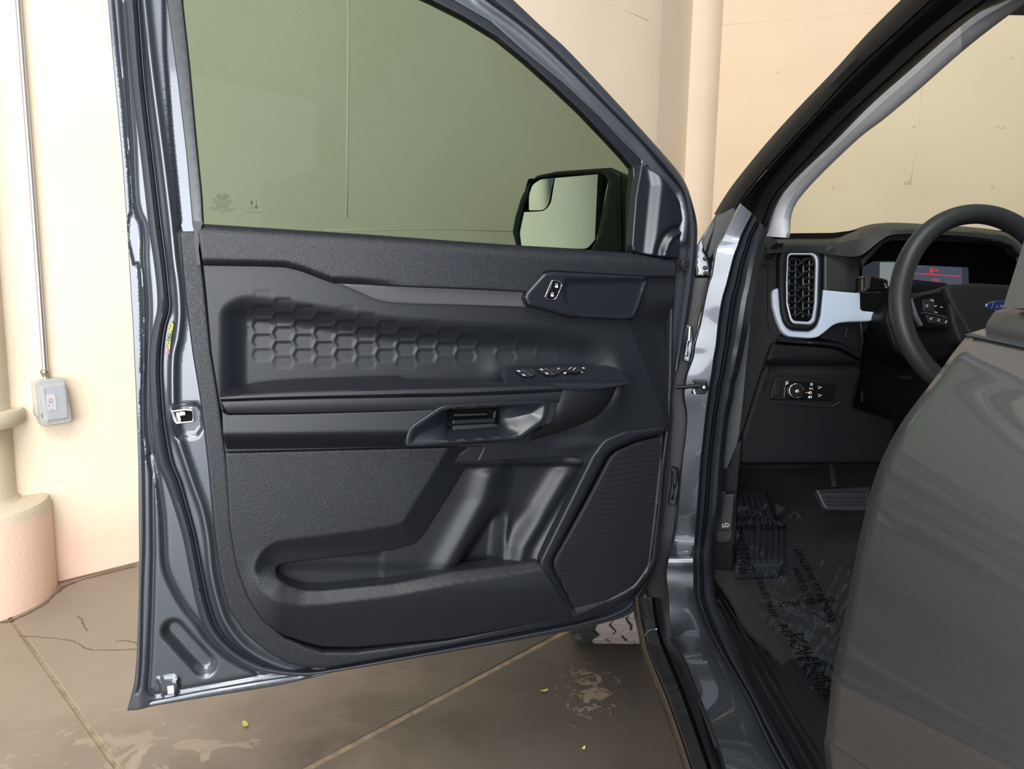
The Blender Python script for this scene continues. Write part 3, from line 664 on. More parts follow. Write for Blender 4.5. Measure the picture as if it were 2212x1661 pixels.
# blade of smooth trim
bl = [(727, 612, 1), (900, 619), (1141, 630), (1136, 641), (1144, 664), (1000, 659), (900, 657), (848, 655), (815, 649), (783, 635), (755, 623)]
relief('accent_blade', bl, DOOR, mat('satin_dark_trim', (.055, .055, .060), .42), door, .020, 6, 3, .002, lambda x, y: -.004*np.clip((y-615)/40, 0, 1), .012, round_r=6)

# ---------------- lock switch bezel
bz = cv([(663, 920), (690, 880), (790, 770), (850, 762), (1430, 795), (1437, 830), (1395, 960), (1355, 1055), (1310, 1062), (950, 1047), (800, 1003), (690, 978)], 900, 320, 2.864)
def bz_h(x, y):
    P = np.stack([x, y], 1); q = sdf(P, cv([(920, 810), (1445, 800), (1400, 960), (1355, 1070), (1000, 1060), (920, 960), (905, 900)], 900, 320, 2.864))
    return -.007*ss((q+3)/14)
relief('switch_bezel', bz, DOOR, SMOOTH, door, .036, 5, 6, .009, bz_h, .03, round_r=7)
c8 = lambda pts: cv(pts, 1150, 580, 16.6)
ring = [(740, 405, 8), (1010, 455, 9), (1075, 570, 9), (1040, 690, 6), (880, 1060, 12), (760, 1150, 9), (530, 1100, 9), (445, 1010, 9), (480, 930, 6), (680, 460, 9)]
ringi = [(755, 440, 7), (995, 488, 8), (1050, 575, 8), (1015, 690, 6), (860, 1045, 10), (755, 1118, 8), (545, 1072, 8), (478, 1005, 8), (510, 935, 6), (705, 480, 8)]
relief('switch_ring', c8(ring), DOOR, CHROME, door, .0375, 3, .8, .0008, None, .004, holes=[rc(c8(ringi), 7)], round_r=7)
relief('unlock_button', c8([(755, 440, 6), (995, 488, 7), (1050, 575, 7), (960, 800, 1), (625, 735, 1), (705, 480, 7)]), DOOR, GLOSSB, door, .0365, 3, 1.5, .001, None, .004, round_r=3)
relief('lock_button', c8([(615, 745, 1), (955, 815, 1), (860, 1045, 9), (755, 1118, 7), (545, 1072, 7), (478, 1005, 7)]), DOOR, GLOSSB, door, .0365, 3, 1.5, .001, None, .004, round_r=3)
def pads(cx, cy, open_):
    L = [polym(DOOR.at(*zip(*c8([(cx-52, cy), (cx+48, cy+12), (cx+40, cy+85), (cx-60, cy+70)])), .0372), DOOR.n, .0003)]
    arc = [(cx-38, cy+5), (cx-36, cy-35), (cx-18, cy-58), (cx+8, cy-62), (cx+30, cy-45), (cx+36, cy-10), (cx+34, cy+14)]
    if open_: arc = arc[1:]
    L.append(tube('x', DOOR.at(*zip(*c8(arc)), .0373), .00045, None, None, 5)); return L
joinm('unlock_icon', pads(868, 605, True), WHITE, door); joinm('lock_icon', pads(715, 925, False), WHITE, door)
chip('indicator_bar', c8([(705, 745), (865, 780), (865, 795), (705, 760)]), DOOR, CHROME, door, .0372, .0004)

# ---------------- armrest pad, band and block (protruding)
pad = loft('armrest_pad', [
    drow([(474, 846, .005), (545, 828, .004), (640, 819, .002), (851, 812, .0), (872, 818, .002), (1000, 820, .008), (1090, 824, .030), (1180, 828, .05), (1212, 836, .056)], 0),
    drow([(475, 850, .040), (545, 842, .045), (640, 836, .045), (851, 830, .045), (872, 829, .045), (1000, 828, .045), (1090, 828, .055), (1185, 829, .060), (1213, 838, .062)], 0),
    drow([(476, 853, .060), (545, 847, .064), (640, 842, .065), (851, 837, .065), (872, 836, .065), (1000, 833, .065), (1090, 831, .066), (1190, 831, .067), (1214, 839, .065)], 0),
    drow([(476, 858, .069), (545, 853, .071), (640, 849, .072), (851, 843, .072), (872, 842, .072), (1000, 839, .072), (1090, 836, .073), (1192, 834, .073), (1215, 840, .070)], 0),
    drow([(476, 862, .070), (545, 859, .073), (640, 856, .074), (851, 851, .074), (872, 850, .074), (1000, 848, .074), (1090, 844, .074), (1194, 840, .074), (1216, 841, .070)], 0),
    drow([(477, 866, .064), (545, 863, .067), (640, 861, .067), (851, 857, .067), (872, 856, .067), (1000, 854, .067), (1090, 850, .067), (1195, 846, .067), (1217, 844, .066)], 0)], PLAS, door)
band('armrest_band', [(478, 866), (640, 861), (850, 857), (1000, 854), (1100, 850), (1216, 844)], [(492, 894), (640, 893), (850, 888), (1000, 884), (1100, 878), (1206, 871)],
     [(0, .058), (.06, .0665), (.3, .068), (.8, .066), (.95, .064), (1, .056)], DOOR, PLAS, door)
HBH = [(885, 955), (884, 944), (892, 922), (950, 884), (970, 878), (1168, 869), (1178, 872), (1180, 880), (1176, 898), (1166, 913), (1126, 943), (1116, 946)]
def ab_h(x, y):
    yr = np.interp(x, [480, 850, 1000, 1120, 1206], [938, 932, 930, 928, 915]); yb = np.interp(x, [480, 850, 1046, 1100, 1147, 1185], [981, 975, 967, 962, 952, 925])
    return -.004*np.clip((yr-y)/40, 0, 1)-.040*np.clip((y-yr)/np.maximum(yb-yr, 12), 0, 1)**1.3
relief('armrest_block', [(479, 889, 3), (492, 897), (640, 895), (850, 889.5), (932, 886), (1000, 879), (1120, 873), (1207, 868), (1200, 900), (1185, 926), (1165, 942), (1147, 952, 8), (1100, 963), (1046, 968), (850, 976), (640, 980), (487, 982, 3), (481, 930)], DOOR, PLAS, door, .068, 5, 2, .002, ab_h, .03, holes=[HBH], round_r=8)
# end bulk below the window switches
loft('switch_pod_side', [
    drow([(1195, 848, .050), (1214, 839, .060), (1250, 834, .062), (1300, 826, .058), (1335, 820, .045), (1338, 815, .015)], 0),
    drow([(1198, 862, .054), (1217, 856, .062), (1250, 850, .062), (1300, 841, .056), (1331, 833, .042), (1336, 826, .012)], 0),
    drow([(1194, 890, .056), (1216, 884, .060), (1250, 876, .058), (1290, 866, .050), (1318, 860, .034), (1326, 852, .010)], 0),
    drow([(1180, 915, .052), (1204, 910, .054), (1235, 903, .050), (1270, 893, .042), (1298, 886, .028), (1311, 880, .008)], 0),
    drow([(1160, 935, .042), (1185, 932, .042), (1215, 925, .036), (1250, 914, .030), (1278, 905, .020), (1298, 900, .006)], 0),
    drow([(1140, 954, .012), (1165, 947, .010), (1205, 936, .008), (1240, 924, .006), (1270, 915, .005), (1286, 909, .003)], 0)], DARK, door)
# switch plate (upward facing)
def podw(y): return np.interp(y, [788, 814, 821, 830, 838], [.012, .046, .060, .064, .062])
pod = [(1072, 828, 4), (1075, 809, 8), (1085, 797, 8), (1102, 792, 6), (1202, 787.5), (1310, 788, 8), (1328, 796, 8), (1336, 812, 5), (1335, 821, 2), (1214, 839.5, 3), (1190, 832), (1100, 829)]
relief('switch_pod', pod, DOOR, SMOOTH, door, .0, 3.2, 2.5, .002, lambda x, y: podw(y), .02, round_r=6)
c3 = lambda pts: cv(pts, 1060, 780, 7.9)
def pchip(name, pts, m, lift=.001, th=.0006, **k):
    y = np.mean([p_[1] for p_ in c3(pts)]); P = np.array(c3(pts)); q = DOOR.at(P[:, 0], P[:, 1], podw(P[:, 1])+lift); return link(name, polym(q, DOOR.n, th), m, door, False, **k)
def ptube(pts, r_): P = np.array(c3(pts)); return tube('x', DOOR.at(P[:, 0], P[:, 1], podw(P[:, 1])+.0022), r_, None, None, 6)
for dx, dy in ((0, 0), (382, -22)):
    pchip('window_switch', [(545+dx, 150+dy), (720+dx, 125+dy), (760+dx, 215+dy), (700+dx, 262+dy)], DRUB, .001, .0018)
    pchip('window_switch', [(400+dx, 165+dy), (530+dx, 150+dy), (680+dx, 262+dy), (560+dx, 262+dy)], DRUB, .001, .0010)
    joinm('switch_accent', [ptube([(542+dx, 142+dy), (610+dx, 188+dy)], .0007), ptube([(622+dx, 202+dy), (702+dx, 258+dy)], .0007), ptube([(655+dx, 200+dy), (718+dx, 125+dy)], .0003)], CHROME, door)
for x, y in ((478, 168), (562, 236), (866, 142), (956, 208)):
    joinm('switch_icon', [ptube([(x-28, y-10), (x+8, y-8), (x+28, y+8), (x-8, y+8), (x-28, y-10)], .00022), ptube([(x+2, y+2), (x+24, y+6)], .0006)], WHITE, door)
joinm('mirror_switch_edge', [ptube([(1040, 180), (1100, 115), (1170, 95)], .0003), ptube([(1140, 215), (1190, 160), (1250, 148)], .0003)], CHROME, door)
pchip('mirror_select_switch', [(1085, 160), (1190, 100), (1250, 150), (1140, 225)], DRUB, .0008, .001)
pchip('mirror_knob', circ(1390, 140, 155, 52, 28), DARK, .001, .005)
joinm('mirror_knob_ring', [ptube([(1232+3, 110), (1232, 135), (1262, 160), (1330, 182), (1400, 194), (1480, 188), (1540, 165), (1550, 135), (1500, 105)], .0005)], CHROME, door)
for x, y in ((1340, 130), (1368, 110), (1436, 122), (1414, 144)): pchip('knob_arrow', circ(x, y, 11, 7, 6), WHITE, .0064, .0003)
joinm('switch_icon', [ptube([(1140, 130), (1165, 112), (1170, 130), (1142, 134)], .00035)], WHITE, door)
joinm('switch_icon', [ptube([(1245, 205), (1270, 188), (1292, 200), (1268, 212), (1245, 205)], .0005)], WHITE, door)
joinm('switch_icon', [ptube([(1562, 112), (1600, 122)], .0008)], WHITE, door)
joinm('switch_icon', [ptube([(1540, 180), (1570, 198)], .0003)], WHITE, door)

# ---------------- inside door handle
ch = lambda pts: cv(pts, 860, 860, 5.978)
hb = [(95, 610, 5), (110, 480, 8), (160, 370, 8), (540, 115, 8), (640, 92, 5), (1860, 30, 5), (1935, 55, 5), (1945, 110, 4), (1925, 250, 8), (1870, 330, 8), (1600, 520, 8), (1540, 535, 5), (150, 628, 4)]
cup = [(728, 175), (1380, 150), (1395, 170), (1390, 380), (1360, 398), (715, 440)]
rim = rc(ch([(160, 585), (165, 480), (220, 390), (570, 160), (680, 135), (1840, 70), (1890, 90), (1870, 240), (1830, 300), (1570, 480), (1500, 495)]), 5)
def hb_h(x, y):
    P = np.stack([x, y], 1); d1_ = np.maximum(sdf(P, rim), 0); d2_ = np.maximum(-sdf(P, ch(cup)), 0); t = d1_/np.maximum(d1_+d2_, 1e-6)
    return -.036*t
relief('handle_bezel', ch(hb), DOOR, SMOOTH, door, .0705, 2.6, 2.2, .0022, hb_h, .02, holes=[ch(cup)], round_r=5)
relief('handle_cup', ch([(690, 140), (1420, 120), (1430, 420), (690, 470)]), DOOR, BLK, door, .018, 8, 0, 0, None, .002)
H1 = Frame(DOOR.at(1040, 910, .03)[0], DOOR.n)
relief('handle_lever', ch([(700, 285), (1258, 255), (1262, 310), (1255, 320), (700, 345)]), DOOR, SMOOTH, door, .040, 3, 2.5, .004, None, .014)
relief('lever_lip', ch([(700, 350), (1250, 325), (1310, 362), (700, 410)]), DOOR, DARK, door, .036, 4, 1, .001, lambda x, y: .004*np.clip((y-915)/10, 0, 1), .01)
relief('lever_pivot', ch([(1245, 165), (1275, 160), (1275, 240), (1232, 300), (1228, 240)]), DOOR, STEEL if False else SMOOTH, door, .038, 3, 1, .002, None, .01)
relief('lever_slot', ch([(725, 205), (1150, 195), (1165, 222), (725, 238)]), DOOR, DARK, door, .034, 4, 1, .001, None, .008)

# ---------------- lower panel with map pocket
lp = [(486, 978, 2), (1046, 964, 3), (1024, 1000), (979, 1075), (924, 1161, 12), (905, 1184, 14), (850, 1198, 8), (700, 1216), (612, 1226, 8), (598, 1231, 5), (597, 1246, 8), (621, 1263, 8), (657, 1276, 14), (700, 1276), (850, 1260), (975, 1236), (1124, 1219), (1163, 1213, 4), (1170, 1222), (1240, 1334, 2), (1220, 1337), (966, 1392), (771, 1414), (700, 1413), (661, 1402), (617, 1382), (567, 1341), (535, 1293), (510, 1223), (496, 1139), (487, 1000)]
openp = rc([(597, 1231, 6), (612, 1226, 8), (700, 1216), (850, 1198), (905, 1184, 14), (924, 1161, 12), (979, 1075), (1024, 1000), (1046, 964), (1300, 964), (1300, 1200), (1163, 1213), (1124, 1219), (975, 1236), (850, 1260), (700, 1276), (657, 1276, 14), (621, 1263, 8), (597, 1246, 8)], 4)
def lp_h(x, y):
    P = np.stack([x, y], 1); d = np.maximum(-sdf(P, openp), 0)
    ym = np.interp(x, [590, 700, 900, 1163], [1238, 1246, 1215, 1190]); u = ss((ym-y)/26+.5)
    yo = np.interp(x, [597, 700, 850, 905, 924], [1228, 1216, 1198, 1184, 1161]); cre = np.interp(x, [480, 557, 713, 840, 930, 960], [1170, 1170, 1152, 1138, 1120, 1100])
    Wu = np.interp(x, [540, 600, 800, 900, 960], [45, 58, 60, 64, 64]); Wl = np.interp(x, [540, 597, 670, 908, 1165], [44, 38, 27, 20, 15])
    tu = np.clip(1-d/Wu, 0, 1); tl = np.clip(1-d/Wl, 0, 1)
    h = -.024*tu*u-.013*tl*(1-u)
    h += np.where(y > 1230, -.050*ss((y-1250-(d < 0))/230)*ss((x-500)/150), 0)
    h += .014*ss((y-1180)/90)*ss((x-520)/90)
    return h
relief('map_pocket_panel', lp, DOOR, LEATH, door, .022, 4.2, 4, .003, lp_h, .035, round_r=6)
# liner inside the pocket
ln = [(560, 1195), (700, 1180), (890, 1150), (950, 1060), (985, 985), (1020, 958), (1060, 958), (1062, 994), (1226, 987), (1257, 990, 8), (1279, 1008, 6), (1169, 1208, 3), (1180, 1235), (1140, 1300), (650, 1330), (575, 1300)]
def ln_h(x, y):
    A = np.interp(y, [990, 1040, 1090, 1130, 1235, 1300], [1078, 1076, 1066, 1040, 975, 940]); C = np.interp(y, [990, 1010, 1185, 1260], [1262, 1250, 1140, 1100])
    hA = ss((x-A)/46); hC = ss((C-x)/46); g = ss((y-1085)/55)
    h = -.012+.016*ss((1014-y)/16)-.016*hA*hC*(.55+.45*g)-.020*g*hA*ss((1105-x-(y-1130)*.1)/30)*ss((y-1100)/30)
    g2_ = ss((y-1000)/30)
    h += g2_*.012*np.exp(-((x-np.interp(y, [990, 1080, 1235], [1070, 1045, 960]))/26)**2)
    h += .005*np.exp(-((x-np.interp(y, [1120, 1215], [1107, 1094]))/7)**2)*ss((y-1110)/30)
    h += g2_*.012*np.exp(-((x-np.interp(y, [990, 1185], [1243, 1128]))/24)**2)
    h += .014*ss((x-C-12)/30)
    h += -.004*ss((x-560)/20)*ss((830-x)/6)*ss((y-1190)/20)-.004*ss((y-1215)/30)
    return h
relief('pocket_liner', ln, DOOR, PLAS, door, .006, 4.5, 1.5, .001, ln_h, .012, round_r=4)

# ---------------- speaker
c5 = lambda pts: cv(pts, 850, 750, 2.5554)
so = [(1438, 922, 3), (1350, 932), (1306, 950, 14), (1280, 985, 10), (1168, 1212, 5), (1168, 1226, 5), (1240, 1336, 3), (1320, 1303), (1378, 1274, 14), (1408, 1230, 14), (1424, 1102), (1434, 1000)]
si = [(1432, 942, 2), (1378, 955), (1331, 975, 6), (1316, 989, 8), (1199, 1212, 4), (1199, 1228, 4), (1243, 1316, 3), (1318, 1297), (1372, 1268, 14), (1402, 1226, 12), (1416, 1102), (1428, 1000)]
def sp_h(x, y):
    P = np.stack([x, y], 1); di = -sdf(P, rc(si, 5)); return -.010*np.clip(1-di/14, 0, 1)**1.5
relief('speaker_bezel', so, DOOR, PLAS, door, .026, 4.5, 4, .006, sp_h, .02, holes=[rc(si, 5)], round_r=8)
gm_ = mat('speaker_mesh', (.006, .0065, .008), .5, spec=.15)
n3 = gm_.node_tree; b3 = n3.nodes['Principled BSDF']; tc3 = n3.nodes.new('ShaderNodeTexCoord'); mp3 = n3.nodes.new('ShaderNodeMapping'); v3 = n3.nodes.new('ShaderNodeTexVoronoi')
v3.inputs['Scale'].default_value = 300; v3.inputs['Randomness'].default_value = .0; n3.links.new(tc3.outputs['Object'], mp3.inputs[0]); mp3.inputs['Rotation'].default_value = (.0, .6, .35); n3.links.new(mp3.outputs[0], v3.inputs['Vector'])
r3 = n3.nodes.new('ShaderNodeValToRGB'); r3.color_ramp.elements[0].color = (.002, .002, .002, 1); r3.color_ramp.elements[1].color = (.014, .015, .018, 1); r3.color_ramp.elements[0].position = .30; r3.color_ramp.elements[1].position = .45
n3.links.new(v3.outputs['Distance'], r3.inputs[0]); n3.links.new(r3.outputs[0], b3.inputs['Base Color'])
relief('speaker_grille', [(p_[0]+(-2 if p_[0] < 1300 else 2), p_[1]) for p_ in si], DOOR, gm_, door, .016, 8, 6, .003, lambda x, y: .006*np.exp(-(((x-1310)/80)**2+((y-1130)/120)**2)), .006, round_r=8)

# ---------------- sail cover in the window corner
sa = [(1385, 356, 4), (1397, 349, 3), (1403, 365), (1424, 385), (1445, 407), (1466, 435, 8), (1473, 474), (1469, 490), (1464, 560, 2), (1400, 552), (1368, 543, 4), (1365, 528, 4), (1373, 425)]
def sa_h(x, y):
    P = np.stack([x, y], 1); r_ = ldist(P, cr([(1472, 492), (1450, 497), (1432, 508), (1420, 530), (1414, 555)], 5)); h = -.007*np.exp(-(r_/7)**2)
    r2 = ldist(P, cr([(1470, 503), (1452, 508), (1440, 520), (1430, 540), (1428, 556)], 5)); h += .005*np.exp(-(r2/5)**2)
    h += .014*ss((x-np.interp(y, [350, 400, 550], [1392, 1400, 1385]))/26)-.010*ss((x-1425)/60)
    return h
relief('mirror_sail_cover', sa, DOOR, SMOOTH, door, .004, 3.5, 4, .004, sa_h, .02, round_r=5)
chip('screw_cap_recess', circ(1480, 571, 12, 14, 24), DOOR, DRUB, door, -.002, .004)
relief('screw_cap', circ(1481, 570, 8, 9, 20), DOOR, DARK, door, .004, 3, 2, .0015, None, .005)

# ---------------- outside mirror, seen through the glass
e0 = YP(1318, 450, 1.60); e1 = YP(1112, 450, 1.74); dm = (e1-e0); dm /= np.linalg.norm(dm[:2]); nm_ = np.array([-abs(dm[1]), -abs(dm[0]), 0])
MF = Frame(e0, (nm_[0], nm_[1], 0.02))
c4 = lambda pts: cv(pts, 900, 320, 2.864)
hs = [(585, 520, 5), (600, 430, 5), (640, 300, 8), (690, 210, 8), (740, 165, 6), (860, 140, 4), (1200, 116, 6), (1262, 160, 5), (1275, 660, 2), (1100, 720, 8), (700, 720, 14), (612, 620, 8)]
MB = mat('mirror_housing_black', (.006, .0065, .007), .45)
relief('mirror_housing', c4(hs), MF, MB, door, .0, 8, 5, .010, None, .09, round_r=6, holes=[rc(c4([(700, 200), (860, 170), (1140, 155), (1175, 180), (1176, 230), (1145, 440), (1112, 560), (1060, 640), (640, 640), (625, 520), (655, 380), (690, 290)]), 8)])
relief('mirror_arm', c4([(1200, 118), (1262, 160), (1345, 220), (1345, 700), (1050, 720), (1110, 560), (1178, 230)]), MF, MB, door, -.004, 10, 4, .006, lambda x, y: -.10*np.clip((x-1310)/60, 0, 1), .05, round_r=3)
MG = mat('mirror_glass', (.86, .88, .90), .0, 1)
relief('mirror_glass', c4([(856, 185, 1), (1140, 160, 6), (1170, 182, 6), (1172, 228, 6), (1140, 440, 8), (1110, 560, 12), (1055, 622, 8), (645, 622, 10), (632, 520, 8), (658, 396, 3), (790, 390, 12), (830, 345, 10)]), MF, MG, door, -.008, 40, 0, 0, None, .003, round_r=5)
relief('blind_spot_mirror', c4([(852, 184, 1), (770, 195, 6), (722, 228, 6), (700, 290, 6), (696, 385, 3), (790, 385, 12), (824, 343, 10)]), MF, MG, door, -.008, 4, 0, 0, lambda x, y: .0045*(1-((x-1170)/32)**2*.5-((y-418)/36)**2*.5), .003, round_r=4)
relief('mirror_backing', c4([(690, 190), (1150, 150), (1180, 200), (1100, 600), (1060, 650), (630, 650), (620, 500), (650, 330)]), MF, BLK, door, -.013, 20, 0, 0, None, .004)
# ================================================================ TRUCK BODY
def X_(pts, X, n=6):
    q = cr([(p[0], p[1], (p[2] if len(p) > 2 else X)) for p in pts], n); return [XP(a, b_, c_2) for a, b_, c_2 in q]
def Y_(pts, Y=None, n=6):
    q = cr([(p[0], p[1], (p[2] if len(p) > 2 else Y)) for p in pts], n); return [YP(a, b_, c_2) for a, b_, c_2 in q]
# ---- A pillar, outside to inside. lines run from the roof down to the cowl
def ext(L, dx=150): # carry a line on beyond the top of the frame
    (x0, y0), (x1, y1) = L[0], L[1]; k = dx/(x0-x1); return [(x0+dx*1.0, y0+(y0-y1)*k)]+list(L)
B0 = ext([(1954, 0), (1877, 77), (1804, 158), (1730, 235), (1657, 316), (1584, 407), (1547, 466)])
B1 = ext([(2009, 0), (1914, 88), (1840, 158), (1767, 239), (1694, 319), (1620, 404), (1583, 459)])
B2 = ext([(2028, 0), (1932, 88), (1851, 161), (1778, 235), (1705, 316), (1635, 393), (1594, 448)])
B3 = ext([(2072, 0), (1951, 99), (1862, 185), (1767, 272), (1694, 352), (1650, 407), (1625, 462)])
B3b = ext([(2096, 0), (1980, 99), (1880, 190), (1785, 280), (1707, 365), (1661, 425), (1636, 480)])
B4s = ext([(2178, 0), (2097, 40), (1951, 165), (1877, 231), (1804, 305), (1694, 415), (1660, 500)])
B4 = ext([(2178, 0), (2097, 40), (1951, 165), (1877, 231), (1804, 305), (1694, 415), (1660, 500), (1658, 510)])
B5 = ext([(2222, 0), (2097, 95), (1987, 191), (1914, 253), (1840, 312), (1723, 433), (1706, 506), (1704, 513)])
TR = mat('pillar_black', (.006, .0065, .008), .6, spec=.12)
loft('pillar_cover', [X_([(x-4, y-4) for x, y in B0], .50), X_(B0, .470), X_([(x*.6+u*.4, y*.6+v*.4) for (x, y), (u, v) in zip(B0, B1)], .462), X_(B1, .466), X_(B1, .475)], TR, truck)
loft('pillar_gap_strip', [X_(B1, .472), X_([((x+u)/2, (y+v)/2) for (x, y), (u, v) in zip(B1, B2)], .470), X_(B2, .476)], PAINT, truck, label='narrow painted strip along the windshield pillar')
loft('pillar_frame', [X_(B2, .474), X_([((x+u)/2, (y+v)/2) for (x, y), (u, v) in zip(B2, B3)], .484), X_(B3, .500), X_(B3b, .512)], TR, truck)  # body paint here; its dark reflection is put in as black
# ---- hinge pillar, painted
LJ = [(1600, 440), (1565, 508), (1550, 533), (1544, 553), (1538, 594), (1531, 614), (1523, 649), (1513, 700), (1501, 744), (1497, 772), (1484, 807), (1479, 833), (1477, 857), (1483, 898), (1480, 946), (1473, 1000), (1464, 1100), (1455, 1168), (1443, 1206), (1438, 1244), (1443, 1295), (1447, 1368), (1477, 1424), (1508, 1503), (1547, 1601), (1572, 1690), (1650, 1930)]
RJ = [(1626, 462), (1603, 508), (1595, 533), (1587, 553), (1576, 594), (1571, 614), (1561, 649), (1553, 700), (1549, 744), (1544, 772), (1540, 807), (1535, 833), (1532, 857), (1526, 898), (1521, 946), (1515, 1000), (1508, 1100), (1503, 1168), (1501, 1206), (1502, 1244), (1504, 1295), (1530, 1368), (1562, 1424), (1610, 1503), (1655, 1601), (1705, 1690), (1850, 1930)]
XL = [.40, .38, .365, .36, .36, .36, .36, .36, .358, .356, .355, .355, .355, .355, .354, .353, .350, .346, .342, .338, .334, .325, .315, .305, .298, .295, .29]
XR0 = [.455, .45, .44, .44, .44, .44, .44, .44, .438, .436, .434, .432, .432, .432, .430, .428, .424, .420, .415, .410, .400, .390, .380, .375, .372, .370, .37]
XR = []
for i_, (l_, r_) in enumerate(zip(LJ, RJ)):
    yl_ = np.interp(l_[1], [440, 508, 700, 857, 1000, 1100, 1168, 1206], [1.38, 1.40, 1.42, 1.43, 1.455, 1.475, 1.50, 1.54]); w_ = 1 if l_[1] < 1200 else max(0, 1-(l_[1]-1200)/200)
    if l_[1] < 1200: XL[i_] = YP(l_[0], l_[1], yl_)[0]
    xr_ = YP(r_[0], r_[1], (yl_ if l_[1] < 1200 else YP(*l_, 1.0)[1]*XL[i_]/YP(*l_, 1.0)[0])-.012)[0]
    XR.append(xr_*w_+XR0[i_]*(1-w_))
def mixrow(t, dx=0, bulge=0):
    q = cr([((1-t)*a[0]+t*b_[0], (1-t)*a[1]+t*b_[1], (1-t)*xa+t*xb+bulge) for a, b_, xa, xb in zip(LJ, RJ, XL, XR)], 6)
    return [XP(a+dx, b_, c_2) for a, b_, c_2 in q]
loft('hinge_pillar', [mixrow(-.08, 0, .02), mixrow(-.02, 0, .002), mixrow(.04), mixrow(.35), mixrow(.65), mixrow(.93), mixrow(1, 0, .0015), mixrow(1.06, 0, .010)], PAINT, truck, label='painted hinge pillar running down into the door sill')
# dark body gap left of the hinge pillar and fender parts
FP = Frame(YP(1500, 900, 1.50), (-.25, -.97, 0))
relief('hinge_gap', [(1500, 600), (1531, 600), (1523, 640), (1508, 700), (1500, 750), (1482, 807), (1477, 857), (1484, 898), (1480, 946), (1468, 1050), (1460, 1120), (1446, 1206), (1438, 1300), (1444, 1380), (1420, 1370), (1398, 1300), (1400, 1200), (1420, 1000), (1430, 850), (1450, 700)], FP, DARK, truck, -.02, 14, 2, .002, None, .02)
relief('fender_edge', [(1505, 530), (1520, 505), (1546, 466), (1550, 474), (1536, 505), (1518, 540), (1524, 550), (1530, 560), (1534, 596), (1505, 596), (1502, 560)], FP, PAINT, truck, -.05, 6, 2, .003, None, .03)
relief('cowl_corner', [(1516, 520), (1545, 468), (1551, 478), (1540, 500), (1524, 545), (1530, 556), (1520, 540)], FP, DRUB, truck, -.04, 6, 1, .002, None, .02)
relief('cowl_side', [(1502, 545), (1512, 527), (1546, 467), (1620, 400), (1640, 470), (1600, 600), (1540, 650), (1498, 690)], Frame((.45, 1.62, 1), (0, -1, 0)), DARK, truck, 0, 20, 0, 0, None, .01)
relief('pillar_foot', [(1545, 468), (1600, 440), (1600, 470), (1566, 506), (1545, 545), (1532, 560), (1528, 548), (1540, 500)], FP, DARK, truck, -.03, 6, 1, .002, None, .03)
for (x, y) in [(1523, 558), (1523, 578), (1524, 590)]: relief('fender_bolt', circ(x, y, 5, 4.5, 12), FP, DARK, truck, -.03, 3, 1.5, .003, None, .01)
# hinges
for (y0, lab) in ((700, 0), (1010, 1)):
    x0 = 1488 if lab == 0 else 1457
    relief('door_hinge', [(x0-6, y0), (x0+8, y0+5), (x0+10, y0+48), (x0+2, y0+85), (x0-14, y0+80), (x0-8, y0+40)], FP, PAINT if lab == 0 else DARK, truck, .0, 5, 3, .006, None, .03)
    tube('hinge_pin', FP.at([x0+2, x0, x0-4], [y0+5, y0+36, y0+70], .008), .004, STEEL if lab == 0 else DARK, truck, 10)
# door check arm
JP = Frame(YP(1510, 838, 1.40), (-.2, -.98, 0))
tube('check_arm', JP.at([1458, 1480, 1500, 1512], [836, 836, 833, 833], .012), .0045, DIM, truck, 8)
relief('check_bracket', [(1497, 823, 1), (1528, 825, 1), (1529, 832, 2), (1531, 840, 3), (1524, 852, 2), (1494, 851, 1), (1495, 845), (1506, 842), (1506, 830), (1498, 828)], JP, DIM, truck, .012, 3, 1.5, .003, None, .02)
relief('check_bolt', circ(1521, 837, 8, 8, 18), JP, DIM, truck, .018, 3, 2, .002, None, .012)
relief('check_bolt_head', circ(1521, 837, 3.6, 3.6, 6), JP, STEEL, truck, .021, 3, .8, .0008, None, .004)
tube('check_stud', JP.at([1499, 1500, 1502], [842, 847, 851], .016), .0035, STEEL, truck, 8)
# ---- rocker cladding (gloss black step below the sill)
CO = [(1382, 1290), (1386, 1330), (1395, 1372), (1404, 1413), (1445, 1515), (1495, 1661), (1580, 1930)]
CI = [(1432, 1290), (1440, 1340), (1450, 1385), (1478, 1440), (1508, 1515), (1560, 1661), (1655, 1930)]
ROCK = mat('rocker_gloss_black', (.010, .010, .011), .18, coat=.4)
def mx(t): return [((1-t)*a[0]+t*b_[0], (1-t)*a[1]+t*b_[1]) for a, b_ in zip(CO, CI)]
loft('rocker_cladding', [X_([(x-16, y) for x, y in CO], .262), X_([(x-4, y) for x, y in mx(0)], .248), X_(mx(.06), .250), X_(mx(.5), .266), X_(mx(.60), .275), X_(mx(.66), .270), X_(mx(.85), .284), X_(mx(1), .300)], ROCK, truck)
loft('rocker_edge', [X_([(x-12, y) for x, y in CO], .262), X_([(x-8, y) for x, y in CO], .248), X_([(x-3, y) for x, y in CO], .2475)], mat('brown_edge', (.07, .052, .036), .5), truck, label='brown lower edge of the rocker cladding')  # thin brown strip along the outer edge of the cladding
